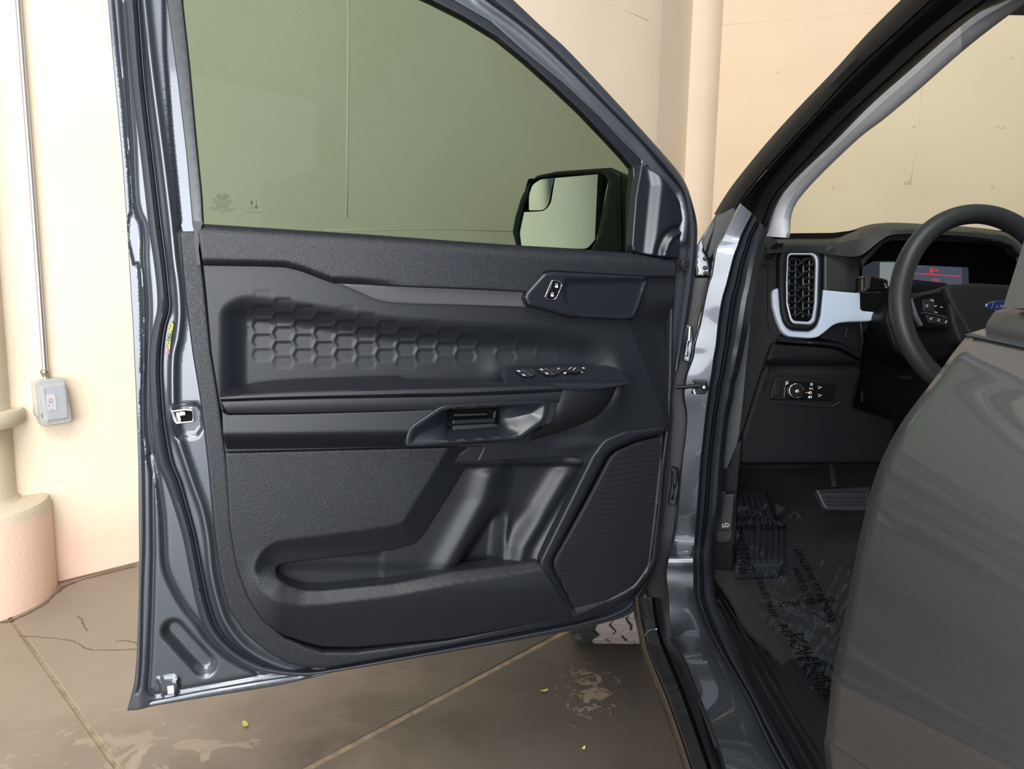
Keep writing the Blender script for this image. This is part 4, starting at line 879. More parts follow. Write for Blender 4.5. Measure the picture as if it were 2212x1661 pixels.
# lower rocker drop and front fender tail seen past the door corner
loft('rocker_side', [X_([(1374, 1290), (1378, 1330), (1380, 1372), (1388, 1413), (1428, 1515), (1478, 1661), (1560, 1930)], .262), [tuple(np.array(p)-np.array((-.06, 0, .14))) for p in X_([(1374, 1290), (1378, 1330), (1380, 1372), (1388, 1413), (1428, 1515), (1478, 1661), (1560, 1930)], .262)]], DARK, truck)
relief('fender_tail', [(1392, 1280), (1406, 1300), (1418, 1345), (1422, 1362), (1402, 1366), (1386, 1320), (1385, 1298)], FP, PAINT, truck, .0, 5, 3, .004, None, .03)
tube('cladding_clip', [XP(x, y, .246) for x, y in [(1394, 1372), (1399, 1364), (1406, 1360), (1418, 1359)]], .0012, STEEL, truck, 6)
# ---- door-opening seal: flat lip, bead, tube
SRr = [(1660, 500), (1653, 515), (1646, 540), (1641, 560), (1636, 594), (1632, 620), (1626, 650), (1618, 700), (1609, 744), (1603, 772), (1595, 807), (1588, 827), (1584, 857), (1575, 898), (1569, 946), (1563, 1011), (1557, 1100), (1543, 1168), (1539, 1206), (1540, 1244), (1546, 1295), (1562, 1340), (1596, 1424), (1636, 1503), (1690, 1601), (1742, 1690), (1900, 1930)]
def srow(t, dx_, lift):
    q = cr([((1-t)*a[0]+t*b_[0], (1-t)*a[1]+t*b_[1], xb+lift) for a, b_, xb in zip(RJ, SRr, XR)], 6)
    return [XP(a+dx_, b_, c_2) for a, b_, c_2 in q]
loft('opening_seal', [srow(0, 0, .012), srow(.10, 0, .004), srow(.26, 0, .006), srow(.30, 0, .014), srow(.36, 0, .004), srow(.42, 0, .014), srow(.50, 0, .010), srow(.62, 0, .012), srow(.78, 0, .020), srow(.92, 0, .034), srow(1.0, 0, .05)], RUBBER, truck)
loft('pillar_seal', [X_(B3, .502), X_(B3b, .508), X_([(x*.7+u*.3, y*.7+v*.3) for (x, y), (u, v) in zip(B3b, B4s)], .508), X_([(x*.55+u*.45, y*.55+v*.45) for (x, y), (u, v) in zip(B3b, B4s)], .516), X_([(x*.5+u*.5, y*.5+v*.5) for (x, y), (u, v) in zip(B3b, B4s)], .508), X_([(x*.2+u*.8, y*.2+v*.8) for (x, y), (u, v) in zip(B3b, B4s)], .520), X_(B4s, .545)], DRUB, truck)
# ---- A pillar inner trim
def q45(t, X): return X_([((1-t)*a[0]+t*b_[0], (1-t)*a[1]+t*b_[1]) for a, b_ in zip(B4, B5)], X)
n0 = 10
def cut(rows, a, b_): return [r_[a:b_] for r_ in rows]
rows = [q45(-.12, .57), q45(.05, .570), q45(.3, .572), q45(.6, .580), q45(.85, .592), q45(1.0, .606), q45(1.02, .64)]
N = len(rows[0]); k1 = int(N*.30); k2 = int(N*.83)
loft('roof_side_lining', [[p for p in r_[:k1]] for r_ in rows], FABRIC, truck)
loft('pillar_trim', cut(rows, k1-1, k2), HEAD, truck); loft('pillar_trim_foot', cut(rows, k2-1, N), HEAD, truck)
# ---- windshield
wsm = bpy.data.materials.new('windshield_glass'); wsm.use_nodes = True; n5 = wsm.node_tree; n5.nodes.clear(); glassmat(n5, (.90, 1.0, .96), .3)
V = [YP(1540, 530, 2.12), YP(2212, 560, 2.12)+np.array((.6, .0, 0)), YP(2212, -10, 1.0)+np.array((1.2, 0, .02)), YP(1990, -10, .93)]
V = [XP(1537, 500, .56), XP(1537, 500, .56)+np.array((1.5, .05, 0)), XP(2110, -120, .57)+np.array((1.25, .05, 0)), XP(2110, -120, .57)]
link('windshield', tomesh('windshield', V, [(0, 1, 2, 3)]), wsm, truck, False)
box('hood', (.50, 2.30, .86), (2.0, 3.3, 1.02), PAINT, truck, .05)
box('front_fender', (.34, 1.66, .62), (.52, 3.2, 1.00), PAINT, truck, .03)
# rear-view mirror corner at the top right
box('mirror_mount', tuple(YP(2188, 8, 1.05)), tuple(YP(2188, 8, 1.05)+np.array((.25, .05, .06))), DARK, truck, .01, label='dark base of the inside mirror at the top of the windshield')
# ---- roof, far side, floor pan, firewall
ROOFL = mat('roof_lining', (.30, .33, .37), .9)
box('roof', (.50, -.9, 1.63), (1.75, .86, 1.69), (PAINT), truck, .02)
box('roof_lining', (.53, -.9, 1.605), (1.73, .82, 1.628), ROOFL, truck, .01)
box('far_side', (1.78, -.9, .40), (1.84, 2.3, 1.20), DARK, truck, .01)
box('far_pillar', (1.76, -.9, 1.2), (1.82, .2, 1.70), DARK, truck, .01)
box('cab_back', (.40, -1.0, .40), (1.84, -.93, 1.70), DARK, truck, .01)
box('floor_pan', (.46, -.9, .44), (1.80, 2.2, .47), DARK, truck, .01)
box('firewall', (.42, 2.05, .40), (1.80, 2.12, 1.04), DARK, truck, .01)
# ---- tyre
wh = empty('front_wheel', (.34, 2.45, .38), truck)
TYR = mat('tyre_rubber', (.020, .0195, .0195), .65, bump=('n', 200, .3, .001)); TRD = mat('tyre_tread_lightened', (.27, .225, .215), .8, bump=('n', 60, .2, .001))  # tread colour made lighter because the blocks stand in shadow
tc_ = ZP(1325, 1425, 0); TX, TW, TR_ = tc_[0], .262, .385; TY = tc_[1]+.20
prof_t = [(-.5, .62), (-.50, .80), (-.47, .93), (-.42, .985), (-.36, 1.0), (0, 1.004), (.36, 1.0), (.42, .985), (.47, .93), (.50, .80), (.5, .62)]
V = []; Fc = []; ns = 96
for j, (u, r_) in enumerate(prof_t):
    for i in range(ns):
        a = 2*math.pi*i/ns; V.append((TX+u*TW, TY+TR_*r_*math.cos(a)*.985, TR_+TR_*r_*math.sin(a)*.985))
for j in range(len(prof_t)-1):
    for i in range(ns): Fc.append((j*ns+i, j*ns+(i+1) % ns, (j+1)*ns+(i+1) % ns, (j+1)*ns+i))
me = tomesh('tyre', V, Fc); fixn(me); link('tyre', me, TYR, wh)
# tread: blocks between wavy grooves; centre ribs, five columns around the wheel
def tread_block(u0, u1, a0, a1, wob):
    P = []; 
    for (u, a, s) in [(u0, a0, 0), (u1, a0, 1), (u1, (a0+a1)/2, 2), (u1, a1, 3), (u0, a1, 4), (u0, (a0+a1)/2, 5)]:
        ph = wob*.05*math.sin(a*22+ (u*9)); uu = u+ph*(1 if s in (1, 2, 3) else 1); r0 = TR_*(1.0-.10*max(0, abs(uu)-.36)); P.append((uu, a, r0))
    V = [(TX+u*TW, TY+r_*1.0*math.cos(a), TR_+r_*1.0*math.sin(a)) for u, a, r_ in P]+[(TX+u*TW, TY+(r_-.02)*math.cos(a), TR_+(r_-.02)*math.sin(a)) for u, a, r_ in P]
    me = tomesh('b', V, [tuple(range(6)), tuple(range(6, 12))[::-1]]+[(i, (i+1) % 6, 6+(i+1) % 6, 6+i) for i in range(6)]); fixn(me); return me
cols = [(-.46, -.29), (-.255, -.105), (-.075, .075), (.105, .255), (.29, .46)]
na = 34; k = 0
for i in range(na):
    a0_ = 2*math.pi*i/na
    d_ = (math.degrees(a0_)) % 360
    if not (150 < d_ < 290): continue
    for j, (u0, u1) in enumerate(cols):
        sh = .5 if j % 2 else 0; g = .10
        a_ = a0_+2*math.pi/na*sh
        link('tread_block', tread_block(u0, u1, a_+2*math.pi/na*g*.5, a_+2*math.pi/na*(1-g*.5), 1.0), TRD if j else TYR, wh)
lathe_w = [(TR_*.62, 0), (TR_*.3, 0)]
# ---- rear door: a section swept rearwards
rd = empty('rear_door', (.3, .1, .5), truck, label='closed rear door in dark grey paint filling the lower right')
Y0 = .50
edge = [(2089, 722, .21), (2080, 728, .22), (2050, 765, .24), (2022, 805, .26), (1985, 853, .29), (1950, 900, .32), (1925, 940, .34), (1900, 990, .36), (1880, 1045, .37), (1868, 1090, .375), (1850, 1170, .38), (1835, 1250, .385), (1818, 1340, .39), (1803, 1412, .392), (1798, 1440, .395), (1793, 1462, .40), (1786, 1530, .45), (1779, 1590, .50), (1776, 1600, .52), (1782, 1661, .6), (1792, 1740, .7)]
E = cr(edge, 3); rowsR = []
def rdrow(Y1, bul):
    out = []
    for i, (x, y, sl) in enumerate(E):
        A = YP(x, y, Y0); t = (Y0-Y1)/(Y0-.30)
        px = 1106+F*A[0]/.30; yy = y+sl*(px-x); B_ = YP(px, yy, .30)
        z = A[2]+(B_[2]-A[2])*min(t, 1.6); xx = A[0]+(B_[0]-A[0])*0-bul*ss(t/2)
        out.append((xx, Y1, z))
    return out
first = rdrow(Y0, 0)
rowsR = [[(p[0]+.016, Y0-.002, p[2]) for p in first], [(p[0]+.004, Y0+.0008, p[2]) for p in first]]
for Y1 in (Y0-.003, Y0-.02, .44, .38, .32, .26, .2, .1, 0, -.2, -.45, -.7): rowsR.append(rdrow(Y1, .004))
PAINT2 = PAINT
loft('door_skin', rowsR, PAINT, rd, ang=60)
# jamb side of the rear door edge (dark return)
loft('door_edge_return', [[(p[0]+.012, Y0-.003, p[2]) for p in first], [(p[0]+.09, Y0-.03, p[2]) for p in first]], DRUB, rd)
# top ledge, belt moulding, window frame
T = first[0]
kz = lambda y_: rdrow(y_, .004)[0][2]-T[2]
loft('belt_ledge', [[(T[0]-.004, y_, T[2]+kz(y_)) for y_ in (Y0-.003, .38, .3, .2, 0, -.4)], [(T[0]+.02, y_, T[2]+kz(y_)+.008) for y_ in (Y0-.003, .38, .3, .2, 0, -.4)], [(T[0]+.06, y_, T[2]+kz(y_)+.012) for y_ in (Y0-.003, .38, .3, .2, 0, -.4)]], PAINT, rd)
bm_ = [YP(2131, 718, Y0-.012), YP(2128, 709, Y0-.012), YP(2133, 692, Y0-.012), YP(2150, 668, Y0-.012), YP(2180, 662, Y0-.012), YP(2200, 700, Y0-.012), YP(2180, 722, Y0-.012)]
loft('belt_moulding', [[(p[0], y_, p[2]+kz(y_)) for y_ in (Y0-.012, Y0-.018, .38, .3, .2, 0, -.4)] for p in bm_], mat('satin_belt_moulding', (.030, .030, .032), .33), rd, closed=True, cap=True)
V0 = [YP(2166, 665, Y0-.03), YP(2262, 665, Y0-.03), YP(2330, 420, Y0-.03), YP(2244, 420, Y0-.03)]
me = polym([tuple(v) for v in V0], (0, -1, 0), .03); link('window_frame', me, mat('frame_satin_grey', (.050, .050, .052), .4), rd, False)
me = polym([tuple(np.array(v)+(.012, .004, 0)) for v in V0], (0, -1, 0), .02); link('window_frame_seal', me, DRUB, rd, False)

# centre pillar and dark privacy glass of the rear door, closing the cab side behind the opening
box('centre_pillar', (.37, .36, .48), (.44, .47, 1.66), DARK, truck, .01)
box('rear_door_glass', (.375, -.9, 1.12), (.380, .36, 1.66), mat('privacy_glass', (.004, .004, .004), .05), truck, 0)
# ================================================================ INTERIOR
dash = empty('dashboard', (.9, 1.8, .9), truck)
DF = Frame((.7, 1.62, 1), (-.12, -.98, .12))
cb = lambda pts: cv(pts, 1640, 480, 3.954)
cw = lambda pts: cv(pts, 1850, 430, 4.489)
DSOFT = mat('dash_soft_black', (.013, .013, .0135), .52, bump=('v', 500, .4, .0008), spec=.28)
# dash top from the windshield to the front lip
topb = [(1640, 516, 1.95), (1707, 507, 2.0), (1807, 505, 2.0), (1830, 500, 1.98), (1868, 488, 1.95), (1893, 483, 1.90), (1940, 481, 1.85), (2050, 487, 1.85), (2140, 495, 1.86), (2190, 505, 1.9), (2260, 520, 1.9)]
r1 = [(1645, 520, 1.78), (1707, 517, 1.80), (1797, 516, 1.80), (1830, 508, 1.76), (1868, 496, 1.70), (1893, 490, 1.67), (1940, 487, 1.66), (2050, 492, 1.66), (2140, 501, 1.68), (2190, 512, 1.72), (2260, 560, 1.8)]
r2 = [(1655, 532, 1.66), (1707, 530, 1.66), (1785, 531, 1.66), (1815, 524, 1.64), (1862, 514, 1.61), (1898, 503, 1.60), (1940, 496, 1.59), (2050, 499, 1.59), (2140, 507, 1.60), (2186, 518, 1.62), (2240, 590, 1.7)]
r3 = [(1658, 548, 1.64), (1707, 545, 1.64), (1779, 548, 1.64), (1810, 552, 1.63), (1858, 552, 1.60), (1902, 520, 1.59), (1938, 506, 1.585), (2050, 508, 1.585), (2140, 516, 1.59), (2180, 526, 1.61), (2206, 600, 1.66)]
loft('dash_top', [Y_(r_, None, 5) for r_ in (topb, r1, r2, r3)], DSOFT, dash)
relief('dash_core', [(1642, 512), (1700, 504), (1800, 503), (1900, 490), (2240, 500), (2300, 900), (2200, 1000), (1600, 1004), (1640, 800)], Frame((.7, 1.80, 1), (0, -1, .1)), BLK, dash, 0, 60, 0, 0, None, .002)
# visor mouth (black) and cluster
relief('cluster_recess', [(1850, 600), (1900, 520), (1938, 505), (2160, 512), (2230, 600), (2230, 720), (1850, 720)], Frame((.9, 1.72, 1), (0, -1, .1)), BLK, dash, 0, 40, 0, 0, None, .002)
relief('visor_lip', [(1858, 562), (1872, 549), (1904, 518), (1932, 503), (2050, 504), (2162, 513), (2194, 524), (2212, 552), (2203, 552), (2186, 532), (2160, 523), (2050, 514), (1940, 513), (1912, 524), (1880, 556), (1864, 576)], DF, DSOFT, dash, .02, 5, 3, .004, None, .03)
dm_ = bpy.data.materials.new('instrument_display'); dm_.use_nodes = True; n6 = dm_.node_tree; b6 = n6.nodes['Principled BSDF']
b6.inputs['Base Color'].default_value = (.01, .01, .012, 1); b6.inputs['Roughness'].default_value = .2
b6.inputs['Emission Color'].default_value = (.10, .12, .16, 1); b6.inputs['Emission Strength'].default_value = .22
DSP = Frame((.9, 1.69, 1), (0, -.99, .12))
chip('instrument_display', [(1862, 577), (1885, 565), (1926, 564), (1980, 573), (2090, 578), (2092, 640), (1862, 650)], DSP, dm_, dash, 0, .003)
dm2 = mat('display_grey_panel', (.02, .02, .02), .3, emit=((.22, .25, .25), .75))
chip('display_panel', cw([(228, 612), (420, 615), (560, 640), (570, 700), (500, 760), (500, 900), (300, 900), (225, 760)]), DSP, dm2, dash, .0035, .0005)
dm3 = mat('display_blue_glow', (.02, .02, .02), .3, emit=((.06, .07, .11), .8))
chip('display_glow', cw([(570, 640), (1020, 665), (1020, 840), (500, 905), (500, 740)]), DSP, dm3, dash, .0036, .0005)
RED = mat('red_display_light', (.3, .01, .01), .4, emit=((.9, .03, .015), .9))
def wline(pts, r_=.0006, fr=DSP, w=.0048, conv=cw): P = np.array(conv(pts)); return tube('x', fr.at(P[:, 0], P[:, 1], w), r_, None, None, 5)
joinm('display_line', [wline([(540, 718), (1008, 750)], .0008)], RED, dash)
joinm('display_warning', [wline([(715, 685), (718, 672), (735, 668), (742, 680), (740, 708), (718, 710), (715, 685)], .0007), wline([(722, 680), (735, 700)], .0007), wline([(760, 690), (772, 684), (798, 690), (790, 700), (765, 698), (760, 690)], .0006),
      wline([(738, 790), (742, 772), (760, 782), (766, 772), (778, 775), (782, 785), (800, 782), (802, 796), (770, 804), (745, 803), (738, 790)], .0006)], RED, dash)
# dash face pieces
relief('dash_end_panel', [(1640, 520), (1660, 506), (1680, 520), (1687, 548), (1684, 620), (1690, 680), (1700, 700), (1690, 720), (1668, 760), (1650, 800), (1640, 880), (1600, 1005), (1560, 1005), (1600, 850), (1626, 650)], DF, DIMS, dash, -.008, 10, 3, .004, None, .03)
tube('panel_seam', DF.at(*zip(*[(1643, 572), (1655, 576), (1659, 584), (1658, 640), (1657, 690), (1664, 720)]), -.0075), .0007, BLK, dash, 5)
# vertical defroster slots
relief('side_defroster', [(1654, 548), (1660, 534), (1676, 526), (1694, 526), (1680, 540), (1670, 556), (1660, 555)], DF, DIMS, dash, .014, 4, 1, .001, None, .01)
for dx in (0, 6, 12): tube('defroster_slot', DF.at(*zip(*[(1658+dx*.9, 551+dx*.3), (1662+dx, 540), (1670+dx, 531), (1682+dx*.8, 526.5)]), .0150), .0020, BLK, dash, 6)
relief('dash_centre_piece', cb([(548, 240, 6), (590, 195, 6), (700, 176), (800, 157), (880, 95), (1000, 60), (1160, 90), (1010, 210), (880, 350, 4), (872, 400), (870, 602), (545, 590)]), DF, DSOFT, dash, .004, 6, 4, .005, lambda x, y: -.012*np.clip((x-1830)/60, 0, 1), .02)
mm = [polym(DF.at([1781, 1785, 1785, 1781], [553+3.3*k, 553+3.3*k, 555+3.3*k, 555+3.3*k], .0045), DF.n, .001) for k in range(22)]
joinm('seam_stitching', mm, mat('grey_stitch', (.12, .12, .13), .6), dash)
# pale blue-grey trim around the vent
lt = [(113, 610, 6), (122, 575, 6), (172, 558, 2), (176, 700), (203, 850, 10), (262, 925, 10), (430, 933, 12), (495, 895, 10), (527, 800), (546, 576), (700, 592), (865, 606, 3), (868, 740, 5), (884, 757, 4), (993, 766, 3), (965, 845, 8), (900, 848), (780, 850, 20), (690, 858, 20), (630, 880, 10), (560, 940, 10), (505, 982, 10), (440, 992, 10), (250, 977, 10), (195, 935, 8), (150, 830, 8), (120, 720, 6)]
relief('pale_trim', cb(lt), DF, LTRIM, dash, .010, 4, 3, .004, None, .02, round_r=3)
vb = cb([(172, 280, 10), (205, 235, 8), (330, 225), (500, 232, 12), (545, 290, 12), (545, 600), (522, 800), (490, 890, 10), (430, 927, 8), (260, 917, 8), (212, 860, 8), (185, 760), (170, 550)])
vi = cb([(246, 290, 8), (262, 272, 6), (460, 272, 8), (488, 295, 6), (498, 335), (486, 700), (466, 838, 8), (432, 866, 6), (295, 858, 6), (272, 828, 6), (240, 700), (238, 500)])
relief('vent_bezel', vb, DF, DIM, dash, .022, 4, 5, .007, None, .03, holes=[rc(vi, 5)], round_r=6)
vo2 = cb([(240, 290, 8), (258, 263, 6), (465, 263, 8), (498, 290, 8), (508, 335), (497, 700), (477, 846, 8), (440, 875, 6), (288, 866, 6), (264, 830, 6), (233, 700), (231, 500)])
vi2 = cb([(250, 300, 8), (270, 276, 6), (450, 276, 8), (476, 298, 6), (486, 340), (476, 700), (454, 824, 8), (425, 850, 6), (300, 842, 6), (278, 815, 6), (246, 700), (244, 500)])
relief('vent_ring', vo2, DF, mat('pale_ring', (.45, .49, .58), .25, .3), dash, .0235, 3, 1.2, .0015, None, .01, holes=[rc(vi2, 5)], round_r=5)
relief('vent_cavity', vb, DF, BLK, dash, -.012, 20, 0, 0, None, .002, round_r=6)
for i, y in enumerate((345, 450, 560, 658, 765)):
    ms = []
    for sg in (-1, 1):
        pts = [(243, y+sg*4-6), (258, y+sg*26), (325, y+sg*30), (350, y+sg*8), (372, y+sg*8), (392, y+sg*28), (445, y+sg*30), (466, y+sg*6)]; P = np.array(cb(pts)); ms.append(tube('x', DF.at(P[:, 0], P[:, 1], .014), .0031, None, None, 6))
    joinm('vent_slat', ms, DIM, dash)
for x in (258, 312, 378, 428):
    P = np.array(cb([(x, 330), (x-4, 560), (x-6, 812)])); tube('vent_fin', DF.at(P[:, 0], P[:, 1], .004), .0017, mat('fin_grey', (.16, .17, .18), .3) if x == 258 else MATS['fin_grey'], dash, 6)
relief('vent_tab', cb([(330, 540), (420, 545), (425, 570), (335, 572)]), DF, DIM, dash, .018, 3, 1.5, .002, None, .008)
# stalk side: black gap, stalk
relief('column_gap', cb([(868, 600), (1180, 600), (1180, 765), (884, 757), (868, 740)]), DF, BLK, dash, .004, 20, 1, .001, None, .01)
relief('column_shroud', [(1905, 680), (1960, 600), (2060, 610), (2080, 760), (2000, 800), (1930, 760)], DF, DIM, dash, .08, 12, 8, .02, None, .10, round_r=20)
ST = Frame((.85, 1.46, 1), (0, -1, .05))
relief('indicator_stalk', cw([(75, 770, 6), (88, 742, 6), (145, 735, 4), (320, 780, 6), (320, 890, 6), (140, 900, 4), (70, 905, 4)]), ST, GLOSSB, dash, 0, 4, 5, .008, None, .03, round_r=6)
chip('stalk_lit_end', cw([(78, 780), (90, 745), (140, 738), (125, 860), (85, 890)]), ST, mat('satin_brownish_black', (.045, .036, .032), .35), dash, .001, .001)  # brown patch paints the lit left end of the stalk
joinm('stalk_icon', [wline([(270, 820), (285, 835)], .0006, ST, .004), wline([(280, 845), (295, 860)], .0007, ST, .004)], WHITE, dash)
joinm('trim_icons', [wline([(248+i*14, 1088), (256+i*14, 1100)], .0006, DF, .012) for i in range(4)], WHITE, dash)
# ribbed ledge under the vent
rb_ = [(1679, 725), (1690, 728), (1745, 735), (1790, 739), (1812, 742), (1830, 748), (1845, 755), (1862, 762)]
rb2 = [(1681, 737), (1692, 739), (1745, 743), (1785, 746), (1808, 750), (1825, 757), (1840, 765), (1858, 775)]
band('ledge', rb_, rb2, [(-.3, -.02), (0, .0), (.5, .008), (1.0, .010), (1.15, .004)], DF, DIM, dash)
qa = cr(rb_, 12); qb = cr(rb2, 12); La = np.r_[0, np.cumsum(np.linalg.norm(np.diff(qa, axis=0), axis=1))]; mm = []
for k in range(34):
    s_ = La[-1]*(k+.5)/34; a = [np.interp(s_, La, qa[:, i]) for i in (0, 1)]; b_ = [np.interp(s_, La, qb[:, i]) for i in (0, 1)]
    P = DF.at([a[0], (a[0]+b_[0])/2, b_[0]], [a[1]+1, (a[1]+b_[1])/2, b_[1]-1], [.006, .0125, .0130]) ; mm.append(tube('x', P, .0019, None, None, 6))
joinm('ledge_ribs', mm, SMOOTH, dash, kind='stuff')
relief('cubby_back', cb([(520, 990), (600, 900), (700, 855), (960, 845), (890, 960), (880, 1130), (700, 1030)]), DF, DIM, dash, -.01, 8, 1, .001, None, .01)
tube('cubby_edge', DF.at(*zip(*cb([(750, 900), (735, 985)])), .0), .0012, SMOOTH, dash, 5)
tube('cubby_edge', DF.at(*zip(*cb([(860, 860), (885, 1010), (870, 1120)])), .006), .0025, SMOOTH, dash, 6)
# lower dash
relief('knee_panel', [(1668, 740, 3), (1690, 742), (1785, 749), (1812, 754), (1845, 772), (1866, 780), (1862, 800), (1845, 880), (1935, 910), (1935, 1001), (1592, 1003), (1600, 950), (1640, 820), (1655, 775)], DF, mat('knee_black', (.0040, .0045, .006), .5, bump=('n', 800, .2, .0006), spec=.14), dash, .006, 9, 5, .008, lambda x, y: -.012*np.exp(-((y-790)/8)**2), .05)
relief('dash_seam_lip', cb([(60, 1220), (90, 1250), (60, 1400), (20, 1520), (10, 1480), (40, 1350)]), DF, DIM, dash, .006, 5, 2, .002, None, .01)
cs = lambda pts: cv(pts, 1650, 790, 12.29)
relief('light_switch_panel', cs([(165, 860, 5), (200, 600, 5), (300, 330, 7), (380, 270, 5), (1000, 310), (1930, 440, 6), (1870, 860, 6), (1800, 930, 5), (900, 905), (210, 900, 5)]), DF, DIM, dash, .012, 4, 2.5, .003, None, .01, round_r=5)
tube('switch_panel_lip', DF.at(*zip(*cr(cs([(230, 960), (800, 1000), (1400, 1050), (1750, 1075), (1900, 1030), (2020, 950)]), 5)[:, :2]), .0125), .0016, SMOOTH, dash, 6)
relief('blank_button', cs([(255, 800, 2), (295, 400, 2), (505, 405, 2), (450, 815, 2)]), DF, DIM, dash, .0145, 3, 1.6, .002, None, .005)
relief('switch_face', cs([(525, 840), (570, 400), (700, 385), (1300, 430), (1890, 470), (1850, 860), (1760, 910), (700, 890)]), DF, GLOSSB, dash, .0125, 6, 1, .001, None, .004)
relief('light_knob', cs(circ(868, 665, 205, 200, 32)), DF, DIM, dash, .022, 3, 2.5, .003, None, .012)
relief('knob_ring', cs(circ(868, 665, 200, 196, 36)), DF, CHROME, dash, .0225, 3, .8, .0012, None, .004, holes=[cs(circ(880, 668, 178, 176, 36))])
def kl(pts, r_=.0007, w=.0135): P = np.array(cs(pts)); return tube('x', DF.at(P[:, 0], P[:, 1], w), r_, None, None, 5)
joinm('knob_icon', [kl([(885, 640), (915, 645), (925, 670), (915, 698), (880, 705), (885, 640)], .0008, .0235), kl([(850, 645), (845, 705)], .0007, .0235), kl([(868, 642), (862, 706)], .0007, .0235)], WHITE, dash)
for x, y, r_ in ((615, 455, 28), (1265, 495, 28)): joinm('switch_icon', [kl([(x+r_*math.cos(t*.785), y+r_*math.sin(t*.785)) for t in range(9)], .0008)], WHITE, dash)
joinm('switch_icon', [kl([(1212, 585), (1240, 605), (1212, 632)], .0008), kl([(1295, 585), (1265, 605), (1290, 632)], .0008)], WHITE, dash)
for y in (715, 830):
    joinm('switch_icon', [kl([(1225, y-28), (1262, y-25), (1270, y+5), (1250, y+26), (1218, y+22), (1225, y-28)], .0009), kl([(1195, y-18), (1190, y+25)], .0009), kl([(1208, y-22), (1203, y+26)], .0009)], WHITE, dash)
joinm('switch_indicator', [kl([(1115, 712), (1160, 710)], .0010)], mat('orange_light', (.8, .15, .04), .4, emit=((.9, .16, .05), .7)), dash)
for y in (580, 790): joinm('switch_icon', [kl([(1440, y-40), (1470, y-30)], .0006), kl([(1440, y+10), (1470, y+22), (1490, y-5), (1470, y+40)], .0008), kl([(1500, y-20), (1535, y-10), (1510, y+12)], .0009)], WHITE, dash)
for y in (500, 690): relief('dimmer_button', cs([(1410, y-10), (1585, y), (1560, y+160), (1395, y+150)]), DF, DIM, dash, .0125, 3, 1, .001, None, .004)
# obd flap sliver and small catches under the column
tube('column_clip', DF.at([1862, 1862], [846, 868], .01), .003, SMOOTH, dash, 6)
box('fuse_lever', tuple(DF.at(1945, 818, .02)[0]), tuple(DF.at(1945, 818, .02)[0]+np.array((.03, .012, .006))), DARK, dash, .002)
# ---- kick panel, painted inner strip, hood release
KP = Frame(YP(1590, 900, 1.56), (-.35, -.94, 0))
relief('inner_pillar_strip', [(1617, 690), (1622, 700), (1612, 794), (1605, 870), (1597, 940), (1592, 960), (1571, 1012), (1560, 1012), (1566, 946), (1580, 860), (1600, 760)], KP, mat('inner_paint_shaded', (.030, .038, .046), .5), truck, .0, 10, 1, .001, None, .01)  # body paint copied darker, shade put into the colour
relief('kick_panel', [(1592, 955, 4), (1604, 950, 4), (1600, 1003), (1598, 1010), (1594, 1060), (1590, 1150), (1583, 1230), (1592, 1290), (1606, 1345), (1575, 1350), (1540, 1290), (1536, 1200), (1556, 1100), (1562, 1012), (1575, 1006), (1578, 965)], KP, mat('kick_black', (.0048, .0052, .0065), .45, bump=('n', 700, .2, .0005), spec=.16), truck, -.01, 12, 3, .004, None, .03)
relief('hood_release', cv([(10, 690, 4), (40, 480), (60, 340, 6), (80, 320, 4), (180, 318, 4), (150, 690, 4), (100, 698), (30, 700)], 1550, 1000, 4.746), KP, DARK, truck, .02, 4, 3, .004, None, .025, round_r=4)
relief('release_recess', cv([(-20, 780, 6), (15, 330, 6), (45, 295, 6), (200, 300, 6), (150, 780, 8), (110, 820, 8), (0, 830, 8)], 1550, 1000, 4.746), KP, DARK, truck, .002, 8, 3, .003, None, .01)
hk = lambda pts: cv(pts, 1550, 1000, 4.746)
P = np.array(hk([(50, 650), (55, 622), (72, 636), (86, 618), (98, 618), (104, 630), (122, 630), (116, 648), (104, 646), (100, 658), (88, 650), (80, 640), (72, 656), (60, 660), (50, 650)])); joinm('hood_icon', [tube('x', KP.at(P[:, 0], P[:, 1], .0235), .0007, None, None, 5)], WHITE, truck)
P = np.array(cv([(1105, 380), (1090, 440), (1110, 440), (1100, 500)], 1380, 740, 4.613)); joinm('release_arrow', [tube('x', KP.at(P[:, 0], P[:, 1], .03), .0008, None, None, 5)], SMOOTH, truck)
# ---- sill plate with ribs
SPm = mat('sill_plate_black', (.008, .0085, .010), .38, bump=('n', 300, .15, .0005))
sa_ = [(1540, 1300, .47), (1556, 1330, .46), (1596, 1424, .43), (1636, 1503, .43), (1690, 1601, .43), (1742, 1690, .43), (1900, 1930, .43)]
sb_ = [(1590, 1290, .56), (1625, 1340, .555), (1690, 1430, .555), (1760, 1535, .555), (1830, 1640, .555), (1880, 1720, .555), (2010, 1930, .555)]
def sprow(t, lift=0):
    return [XP(*[(1-t)*u+t*v for u, v in zip(a, b_)][:2], (1-t)*a[2]+t*b_[2])+np.array((0, 0, lift)) for a, b_ in zip(cr(sa_, 6), cr(sb_, 6))]
prf = [(0, -.01), (.04, .004), (.12, .006), (.15, 0), (.2, 0), (.24, .005), (.3, .005), (.34, 0), (.42, 0), (.46, .005), (.52, .005), (.56, 0), (.64, 0), (.68, .005), (.74, .005), (.78, 0), (.9, 0), (1, -.01)]
loft('sill_plate', [sprow(t, l) for t, l in prf], SPm, truck)
